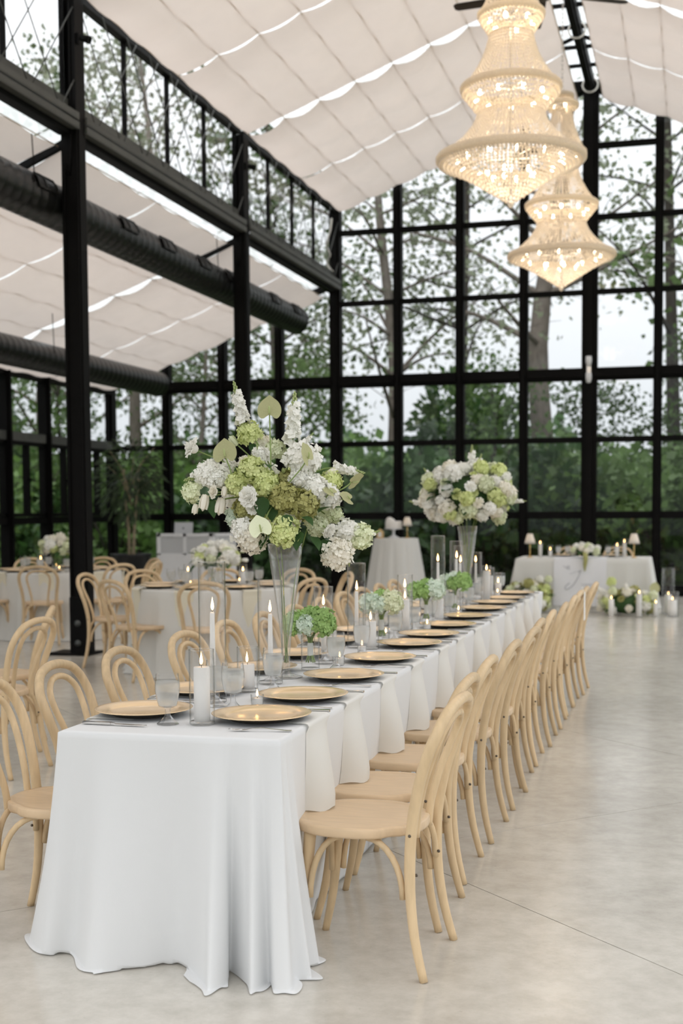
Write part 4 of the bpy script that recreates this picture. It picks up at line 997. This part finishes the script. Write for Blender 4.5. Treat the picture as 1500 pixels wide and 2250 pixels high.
def table_lamp(x, y, z, label):
    l = thing('table_lamp', label, 'lamp', (x, y, z), 0, 'small brass table lamps')
    obj('base', MB().lathe([(0, .001), (.042, .001), (.042, .008), (.012, .016), (0, .016)], 20), 'brass', l)
    obj('stem', MB().tube([(0, 0, .012), (0, 0, .235)], .0075, 8), 'brass', l)
    b = MB(); P = [(.038, .335), (.052, .29), (.066, .24), (.078, .195)]
    b.lathe(P+[(a-.002, zz) for a, zz in reversed(P)], 30); b.lathe([(0, .334), (.038, .335)], 30); obj('shade', b, 'lamp_shade', l)
    obj('bulb', MB().ball((0, 0, .26), .013, 8, 5), 'bulb', l); return l
table_lamp(CK[0]+.20, CK[1]-.08, .977, 'small brass lamp with a bell shade by the cake')
k_ = thing('mantel_clock', 'small wooden house-shaped clock with a white face beside the cake', 'clock', (CK[0]-.23, CK[1]-.12, .977))
obj('case', prism([(-.052, 0), (.052, 0), (.052, .105), (0, .15), (-.052, .105)], -.03, .03), 'clock_wood', k_)
b = MB(); b.box((0, -.032, .062), (.055, .006, .075)); obj('dial', b, 'paper', k_)
b = MB(); b.box((0, -.036, .072), (.004, .003, .03)); b.box((.008, -.036, .058), (.018, .003, .004)); obj('hands', b, 'laptop_mark', k_)

# ================================================================== SWEETHEART TABLE
SX0, SX1, SY0, SY1, SZ = -2.37, -.56, 18.08, 18.84, .745
def rect_cloth(x0, x1, y0, y1, zt, flare, seed, amp=.02):
    rn = random.Random(seed); pr = []
    def seg(a, b_, n, nx, ny):
        for k in range(n): t = k/n; pr.append((a[0]+(b_[0]-a[0])*t, a[1]+(b_[1]-a[1])*t, nx, ny))
    def cor(cx, cy, a0):
        for k in range(1, 5): a = a0+PI/2*k/5; pr.append((cx, cy, 1.5*math.cos(a), 1.5*math.sin(a)))
    seg((x0, y0), (x1, y0), 40, 0, -1); cor(x1, y0, -PI/2); seg((x1, y0), (x1, y1), 16, 1, 0); cor(x1, y1, 0); seg((x1, y1), (x0, y1), 40, 0, 1); cor(x0, y1, PI/2); seg((x0, y1), (x0, y0), 16, -1, 0); cor(x0, y0, PI)
    n = len(pr); vs = []; b = MB()
    for i in range(12):
        t = i/11
        for j, (x, y, nx, ny) in enumerate(pr):
            o = (flare*t+amp*t*(math.sin(j*.9+seed)+.5*math.sin(j*2.1)))+(0 if i else -.008); vs.append((x+nx*o, y+ny*o, max(.004, zt-(0 if i == 0 else .008+(zt-.012)*(i-1)/10))))
    b.add(vs, [(i*n+j, (i+1)*n+j, (i+1)*n+(j+1) % n, i*n+(j+1) % n) for i in range(11) for j in range(n)], True)
    return b.add([(x0+.006, y0+.006, zt), (x1-.006, y0+.006, zt), (x1-.006, y1-.006, zt), (x0+.006, y1-.006, zt)], [(0, 1, 2, 3)])
obj('tablecloth', rect_cloth(SX0, SX1, SY0, SY1, SZ, .09, 3), 'cloth_round', label='pale cloth over the couple\'s table standing before the gable wall', cat='tablecloth')
ru = thing('table_runner', 'white printed runner hanging down the front of the couple\'s table', 'runner', (-1.49, SY0, SZ))
P = [[(x, .55, .004), (x, .02, .004), (x, -.012, .002), (x, -.022, -.02), (x, -.06-.004*math.sin(x*20), -.30), (x, -.112-.006*math.sin(x*20), -.66)] for x in [-.36+.72*k/18 for k in range(19)]]
b = MB(); b.grid(P); obj('cloth_panel', b, 'runner_white', ru)
def text(s, size, loc, font_m='print_grey', par=None, name='lettering', shear=0.):
    cu = bpy.data.curves.new(name, 'FONT'); cu.body = s; cu.size = size; cu.align_x = 'CENTER'; cu.extrude = .0006; cu.shear = shear; t_ = bpy.data.objects.new(name, cu); me = bpy.data.meshes.new_from_object(t_); bpy.data.objects.remove(t_); me.materials.append(MATS[font_m]); o = bpy.data.objects.new(name, me); COL.objects.link(o)
    o.parent = par; o.location = loc; o.rotation_euler = (PI/2-.138, 0, 0); return o
text('THE', .072, (-.20, -.041, -.155), par=ru)
b = MB(); b.tube(cr([(-.02, -.048, -.20), (.0, -.043, -.17), (.0, -.050, -.21), (-.08, -.078, -.36), (-.17, -.090, -.43), (-.20, -.086, -.40), (-.14, -.074, -.34)], 6), .004, 5); b.tube(cr([(-.14, -.052, -.22), (-.06, -.047, -.19), (.02, -.045, -.175)], 5), .0025, 4); obj('script_initial', b, 'print_grey', ru)
for q in range(9): b = MB(); b.tube([(.03+.020*q, -.0815, -.365), (.036+.020*q, -.0805, -.350), (.042+.020*q, -.0815, -.365)], .0022, 4); obj('small_lettering', b, 'print_grey', ru)
for i, x in enumerate((SX0+.17, SX1-.21)): table_lamp(x, SY0+.12, SZ+.002, 'small brass bell-shaded lamp on the couple\'s table, %s' % ['nearer the cake table', 'away from the cake table'][i])
for i, (x, h, cc) in enumerate(((-2.06, .22, .19), (-1.92, .17, .10), (-1.0, .20, .16), (-.90, .25, .21))):
    cyl_vase('hurricane_glass', x, SY0+.16, .034, h, 'clear cylinder around a candle on the couple\'s table, %s from the cake side' % ORD[i], 'cylinders on the couple\'s table', SZ+.004)
    pillar(x, SY0+.16, .024, cc-.015, 'white pillar candle on the couple\'s table, %s from the cake side' % ORD[i], 'candles on the couple\'s table', SZ+.004)
for i, x in enumerate((-1.82, -1.70, -1.13, -1.02)): gob.put((x, SY0+.30+.1*(i % 2), SZ+.006), 0, 'water goblet on the couple\'s table, %s from the cake side' % ORD[i], 'goblets on the couple\'s table')
for i, x in enumerate((-1.76, -1.08)):
    plate(x, SY1-.22, SZ+.010, 'gold charger plate on the couple\'s table, %s place from the cake side' % ORD[i], 'plates on the couple\'s table')
    chair.put((x+.03, SY1+.32, 0), PI, 'bentwood chair behind the couple\'s table, %s from the cake side' % ORD[i], 'chairs behind the couple\'s table')
G = cluster('flower_garland', 'small cream flower garland trailing over the front of the couple\'s table', (-1.43, SY0+.10, SZ+.10), (.20, .14, .09), 20, ['petal_white', 'petal_ivory', 'petal_pale'], 31, .04, .06, leaves=6)
obj('trailing_bloom', MB().tube(cr([(0, -.12, -.02), (.02, -.19, -.10), (.01, -.18, -.20), (.01, -.19, -.28)], 4), [.03, .032, .034, .034, .032, .03, .028, .026, .022, .018, .014, .01, .004], 8), 'petal_olive', G)
# flowers and candles on the floor in front
PF = ['petal_white', 'petal_white', 'petal_pale', 'petal_lime', 'petal_olive', 'petal_olive', 'petal_ivory']
cluster('flower_arrangement', 'floor flowers in white, lime and olive before the couple\'s table, away from the cake', (-.82, 17.62, .15), (.42, .20, .22), 44, PF, 41, .05, .08, leaves=12, zmin=-.5,
        extra=[('anthurium', 'anthurium', vr*.36+Vector((0, -.1, .22)), .075, Vector((.3, -1, .3))), ('hydrangea', 'petal_lime', vr*-.22+Vector((0, 0, .30)), .065, Vector((0, -1, .5))), ('hydrangea', 'petal_pale', vr*-.20+Vector((0, -.1, .18)), .06, Vector((0, -1, .3))), ('stock', 'petal_white', vr*-.26+Vector((0, 0, .12)), .26, vr*-1+Vector((0, 0, .6))), ('bud', 'petal_white', vr*-.02+Vector((0, -.1, .24)), .05, Vector((0, 0, 1)))])
cluster('flower_arrangement', 'floor arrangement of white and lime flowers before the couple\'s table, end nearer the cake', (-2.15, 17.75, .20), (.36, .20, .26), 40, PF, 42, .05, .08, leaves=12, zmin=-.6,
        extra=[('anthurium', 'anthurium', vr*-.40+Vector((0, -.1, .24)), .075, Vector((-.3, -1, .3))), ('hydrangea', 'petal_white', vr*.14+Vector((0, 0, .26)), .06, Vector((0, -1, .5))), ('hydrangea', 'petal_pale', vr*.26+Vector((0, 0, .26)), .055, Vector((0, -1, .5)))])
for i, (x, y, r, h, rc, hc) in enumerate(((-1.02, 17.30, .045, .0, .035, .235), (-.66, 17.28, .045, .36, .036, .30), (-.45, 17.35, .04, .26, .026, .17), (-.30, 17.88, .085, .62, .045, .25), (-.24, 17.45, .085, .33, .058, .21), (-2.62, 17.7, .05, .5, .035, .22))):
    ph = 'on the floor before the couple\'s table, %s from the cake side' % ORD[[1, 2, 3, 4, 5, 0][i]]
    if h: cyl_vase('hurricane_glass', x, y, r, h, 'clear glass cylinder '+ph, 'glass cylinders on the floor', 0)
    pillar(x, y, rc, hc, 'white pillar candle '+ph, 'pillar candles on the floor', 0 if h else -.0115)

# ================================================================== DJ BOOTH, PLANT, TAG
dj = thing('booth_facade', 'white folding booth facade with grey scrim windows near the corner', 'booth', (-7.71, 18.95, 0))
def panel(cx, cy, wd, rz, nwin):
    pn = thing('facade_panel', None, None, (cx, cy, 0), rz); pn.parent = dj
    b = MB(); h = 1.075
    for q in range(nwin+1): b.box((-wd/2+.025+(wd-.05)*q/nwin, 0, h-.17), (.05, .035, .34))
    b.box((0, 0, h-.025), (wd, .035, .05)); b.box((0, 0, h-.34), (wd, .035, .05)); b.box((0, 0, (h-.36)/2), (wd, .03, h-.36)); obj('frame', b, 'white_lacquer', pn)
    b = MB(); b.box((0, .005, h-.19), (wd-.04, .01, .27)); obj('scrim', b, 'scrim_grey', pn)
panel(0, 0, .92, 0, 2); panel(-.60, .32, .70, math.atan2(-.64, .28), 1); panel(.60, .32, .70, math.atan2(.64, .28), 1)
b = MB(); b.box((0, .34, .99), (1.02, .55, .03)); obj('desk_top', b, 'white_lacquer', dj)
lp = thing('laptop', 'silver laptop open on the white booth, lid toward the room', 'laptop', (-7.80, 19.14, 1.006))
b = MB(); b.box((0, .12, .008), (.31, .22, .014)); obj('keyboard_base', b, 'laptop', lp)
b = MB(); Mx = Matrix.Rotation(-.15, 3, 'X'); b.box((0, -.02, .125), (.31, .009, .235), M_=Mx); obj('lid', b, 'laptop', lp)
b = MB(); b.ball((0, -.031, .15), .014, 10, 6, sc=(1, .12, 1.1)); obj('emblem', b, 'laptop_mark', lp)
mxr = thing('mixer', 'small dark mixing deck on the white booth beside the laptop', 'mixer', (-7.40, 19.2, 1.006))
b = MB(); b.box((0, 0, .035), (.24, .2, .07)); obj('body', b, 'laptop', mxr)
for k in range(4): obj('knob', MB().lathe([(0, .018), (.012, .018), (.014, 0)], 10, (-.08+.05*k, -.03, .07)), 'laptop_mark', mxr)

pp = thing('potted_fig_tree', 'slim fig tree in a black pot in the corner beside the booth', 'plant', (-9.27, 20.35, 0))
obj('pot', MB().lathe([(0, .0), (.24, .0), (.34, .66), (.36, .70), (.33, .70), (.31, .62), (0, .62)], 28), 'planter_black', pp)
for dx, tx in ((-.03, -.12), (.04, .16)):
    obj('trunk', MB().tube(cr([(dx, 0, .62), (dx*1.5, .01, 1.1), (dx*2+tx*.2, 0, 1.6), (tx, .02, 2.15)], 4), [.035-.0017*i for i in range(13)], 8), 'bark_pot', pp)
rq = random.Random(12); b = MB()
for k in range(700):
    d = Vector((rq.gauss(0, 1), rq.gauss(0, 1), rq.gauss(0, 1))).normalized(); f = rq.random()**.5; p = Vector((d.x*.56*f, d.y*.56*f, 1.95+d.z*.68*f)); dv = Vector((d.x, d.y, -.35+.6*d.z)).normalized(); s = dv.orthogonal().normalized()*.025; L = rq.uniform(.12, .19)
    b.add([p, p+dv*L*.45+s, p+dv*L+Vector((0, 0, -.03)), p+dv*L*.45-s], [(0, 1, 2, 3)])
obj('foliage', b, 'foliage_pot', pp, kind='stuff')
for k in range(9):
    a = k*2.4; obj('branch', MB().tube(cr([(0, 0, 1.5+.04*k), (.18*math.cos(a), .18*math.sin(a), 1.8+.05*k), (.42*math.cos(a), .42*math.sin(a), 1.95+.07*k)], 3), [.012, .011, .010, .009, .008, .006, .004], 5), 'bark_pot', pp)
tg = thing('name_tag', 'white card tag tied to the last chair back, open floor side of the long table', 'tag', (-.735, 9.30, .655))
b = MB(); b.box((0, 0, .09), (.004, .085, .20)); obj('card', b, 'paper', tg)
obj('ribbon', MB().tube([(0, 0, .19), (-.02, .01, .225)], .003, 5), 'cord_white', tg)

# ================================================================== OUTSIDE
b = MB(); b.add([(-70, -30, -.12), (50, -30, -.12), (50, 90, -.12), (-70, 90, -.12)], [(0, 1, 2, 3)]); obj('ground', b, 'ground_grass', kind='structure')
def leaf_mesh(name, P, size, m, seed, flat=.0):
    r = np.random.default_rng(seed); n = len(P); P = np.asarray(P)
    d = r.normal(size=(n, 3)); d[:, 2] -= .3; d /= np.linalg.norm(d, axis=1)[:, None]; q = r.normal(size=(n, 3)); s = np.cross(d, q); s /= np.linalg.norm(s, axis=1)[:, None]
    L = (size*r.uniform(.6, 1.3, n))[:, None]; w_ = L*.36; nn = np.cross(d, s)
    V = np.stack([P, P+d*L*.45+s*w_+nn*L*.08, P+d*L, P+d*L*.45-s*w_+nn*L*.08], 1).reshape(-1, 3)
    me = bpy.data.meshes.new(name); me.vertices.add(4*n); me.vertices.foreach_set('co', V.astype(np.float32).ravel()); me.loops.add(4*n); me.loops.foreach_set('vertex_index', np.arange(4*n, dtype=np.int32))
    me.polygons.add(n); me.polygons.foreach_set('loop_start', np.arange(0, 4*n, 4, dtype=np.int32)); me.materials.append(MATS[m]); me.update(calc_edges=True); return me
def grow(seed, H, spread, nl, size, m, bark, low=.35, tr=.20, lean=0., dens=.55):
    rn = random.Random(seed); r = np.random.default_rng(seed); b = MB(); tips = []
    trunk = cr([(0, 0, 0), (rn.uniform(-.2, .2)+lean*.3, rn.uniform(-.2, .2), H*.33), (rn.uniform(-.5, .5)+lean*.65, rn.uniform(-.4, .4), H*.66), (lean, rn.uniform(-.4, .4), H*.96)], 5)
    b.tube(trunk, [tr*(1-.85*i/(len(trunk)-1)) for i in range(len(trunk))], 7)
    nb = int(11+H)
    for k in range(nb):
        t = low+(1-low)*(k+.5)/nb; p = trunk[min(len(trunk)-1, int(t*(len(trunk)-1)))]; a = k*2.4+rn.uniform(-.5, .5); L = spread*(1.05-.65*t)*rn.uniform(.7, 1.25)
        e = p+Vector((math.cos(a)*L, math.sin(a)*L, L*rn.uniform(.15, .75))); mid = (p+e)/2+Vector((0, 0, L*rn.uniform(-.05, .15))); pts = cr([p, mid, e], 4); r0 = tr*.32*(1.1-t)+.012
        b.tube(pts, [r0*(1-.8*i/(len(pts)-1)) for i in range(len(pts))], 5); tips += [(q, .75+.25*i/len(pts)) for i, q in enumerate(pts[3:])]
        for s in range(5):
            q = pts[rn.randint(2, len(pts)-1)]; aa = a+rn.uniform(-1.3, 1.3); l2 = L*rn.uniform(.25, .5); e2 = q+Vector((math.cos(aa)*l2, math.sin(aa)*l2, l2*rn.uniform(-.35, .7))); b.tube([q, (q+e2)/2+Vector((0, 0, .05)), e2], [.012, .009, .004], 4); tips += [(e2, 1), ((q+e2)/2, .8)]
    T = np.array([tuple(q) for q, _ in tips]); idx = r.integers(0, len(T), nl); cl_ = r.normal(size=(len(T), 3))*.25
    P = T[idx]+cl_[idx]+r.normal(size=(nl, 3))*dens*np.array([1, 1, .75])
    return b.mesh('trunk', bark), leaf_mesh('foliage', P, size, m, seed)
def shrub(seed, R_, H, nl, size, m):
    r = np.random.default_rng(seed); d = r.normal(size=(nl, 3)); d /= np.linalg.norm(d, axis=1)[:, None]; c = r.normal(size=(9, 3))*np.array([R_*.5, R_*.5, H*.22])+np.array([0, 0, H*.5]); k = r.integers(0, 9, nl)
    P = c[k]+d*(r.random(nl)**.33)[:, None]*np.array([R_*.5, R_*.5, H*.30]); P = P[P[:, 2] > .02]; b = MB(); rn = random.Random(seed)
    for q in range(6): a = q*1.05; b.tube([(0, 0, 0), (.25*R_*math.cos(a), .25*R_*math.sin(a), H*.4), (.5*R_*math.cos(a), .5*R_*math.sin(a), H*.75)], [.05, .035, .012], 5)
    return b.mesh('stem', 'bark_dark'), leaf_mesh('foliage', P, size, m, seed)
def plant(name, label, cat, group, meshes, x, y, rz, sc):
    t = thing(name, label, cat, (x, y, -.12), rz, group); t.scale = (sc,)*3
    o = link('trunk' if name == 'tree' else 'stem', meshes[0], t); f = link('foliage', meshes[1], t); f['kind'] = 'stuff'; return t
TV = [grow(1, 14, 3.6, 2800, .165, 'foliage_hazy', 'bark', .30, .20, dens=.30), grow(2, 15, 4.0, 2400, .16, 'foliage_hazy', 'bark', .34, .30, .8, dens=.32), grow(3, 12, 3.4, 3600, .18, 'foliage', 'bark', .28, .17, -.7, dens=.34), grow(4, 16, 3.2, 2500, .16, 'foliage_hazy', 'bark_dark', .38, .19, .4, dens=.30), grow(5, 8.5, 3.2, 2600, .22, 'foliage', 'bark_dark', .15, .14, dens=.36)]
SV = [shrub(11, 2.2, 3.4, 3600, .27, 'foliage_shrub'), shrub(12, 2.6, 2.8, 3000, .22, 'foliage_bright'), shrub(13, 2.0, 4.2, 4200, .28, 'foliage_shrub'), shrub(14, 1.6, 2.4, 2400, .20, 'foliage_bright')]
rt_ = random.Random(99)
BT = [(-7.35, 31.5, 0, 1.05), (-5.80, 32.5, 3, .95), (-3.1, 31.0, 1, 1.10), (-.35, 31.5, 3, 1.05), (2.6, 30.0, 2, 1.25), (-10.6, 33.0, 2, 1.05), (-13.5, 30.5, 0, 1.0), (-16.5, 33.0, 0, 1.0), (2.2, 38.0, 4, 1.0), (-19.5, 36.0, 2, 1.2), (5.5, 34.0, 0, 1.2)]
for i, (x, y, v, s) in enumerate(sorted(BT)):
    plant('tree', 'tall tree outside the gable wall, %s in order from the booth corner' % ORD[i], 'tree', 'trees outside the gable wall', TV[v], x, y, rt_.uniform(0, 6.3), s)
SAP = [(-11.6, 29.0, 2, .62), (-9.0, 29.5, 4, .62), (-4.6, 29.4, 4, .58), (-2.0, 29.2, 4, .52), (.9, 29.6, 4, .66), (2.0, 28.6, 2, .55), (-14.5, 28.5, 4, .70)]
for i, (x, y, v, s) in enumerate(sorted(SAP)):
    plant('tree', 'young leafy tree among the bushes outside the gable wall, %s from the booth corner' % ORD[i], 'tree', 'young trees outside the gable wall', TV[v], x, y, rt_.uniform(0, 6.3), s)
LT = [(-16.5, 7.0, 2, 1.15), (-18.0, 13.0, 0, 1.1), (-19.0, 19.5, 1, 1.0), (-17.0, 24.5, 4, 1.0), (-21.5, 29.0, 3, 1.0)]
for i, (x, y, v, s) in enumerate(sorted(LT, key=lambda q: q[1])):
    plant('tree', 'tree beyond the aisle windows, %s going away from the camera' % ORD[i], 'tree', 'trees beyond the aisle windows', TV[v], x, y, rt_.uniform(0, 6.3), s)
sh = [(-20+1.75*k+rt_.uniform(-.5, .5), 26.5+rt_.uniform(-1.2, 2.0), rt_.randint(0, 3), rt_.uniform(.85, 1.2)) for k in range(17)]
for i, (x, y, v, s) in enumerate(sh): plant('bush', 'leafy bush outside the gable wall, front row, %s from the booth corner' % ORD[i], 'bush', 'bushes outside the gable wall', SV[v], x, y, rt_.uniform(0, 6.3), s)
sh = [(-22+2.2*k+rt_.uniform(-.5, .5), 34+rt_.uniform(-1.5, 1.5), rt_.choice((0, 1, 2)), rt_.uniform(.85, 1.1)) for k in range(15)]
for i, (x, y, v, s) in enumerate(sh): plant('bush', 'taller bush outside the gable wall, back row, %s from the booth corner' % ORD[i], 'bush', 'taller bushes outside the gable wall', SV[v], x, y, rt_.uniform(0, 6.3), s)
sh = [(-15.3+rt_.uniform(-.6, .6), 9+2.0*k, rt_.randint(0, 3), rt_.uniform(.85, 1.1)) for k in range(9)]
for i, (x, y, v, s) in enumerate(sh): plant('bush', 'leafy bush beyond the aisle windows, %s going away from the camera' % ORD[i], 'bush', 'bushes beyond the aisle windows', SV[v], x, y, rt_.uniform(0, 6.3), s)
r = np.random.default_rng(5); n = 22000
P = np.stack([r.uniform(-45, 25, n), r.uniform(46, 52, n), r.random(n)**1.2*4.2], 1); P[:, 2] *= .75+.25*np.sin(P[:, 0]*.9)+.15*np.sin(P[:, 0]*2.3)
o = link('treeline', leaf_mesh('treeline', P, .45, 'foliage_shrub', 6)); tag(o, 'distant dark band of woodland foliage behind all the trees', 'woodland', kind='stuff')
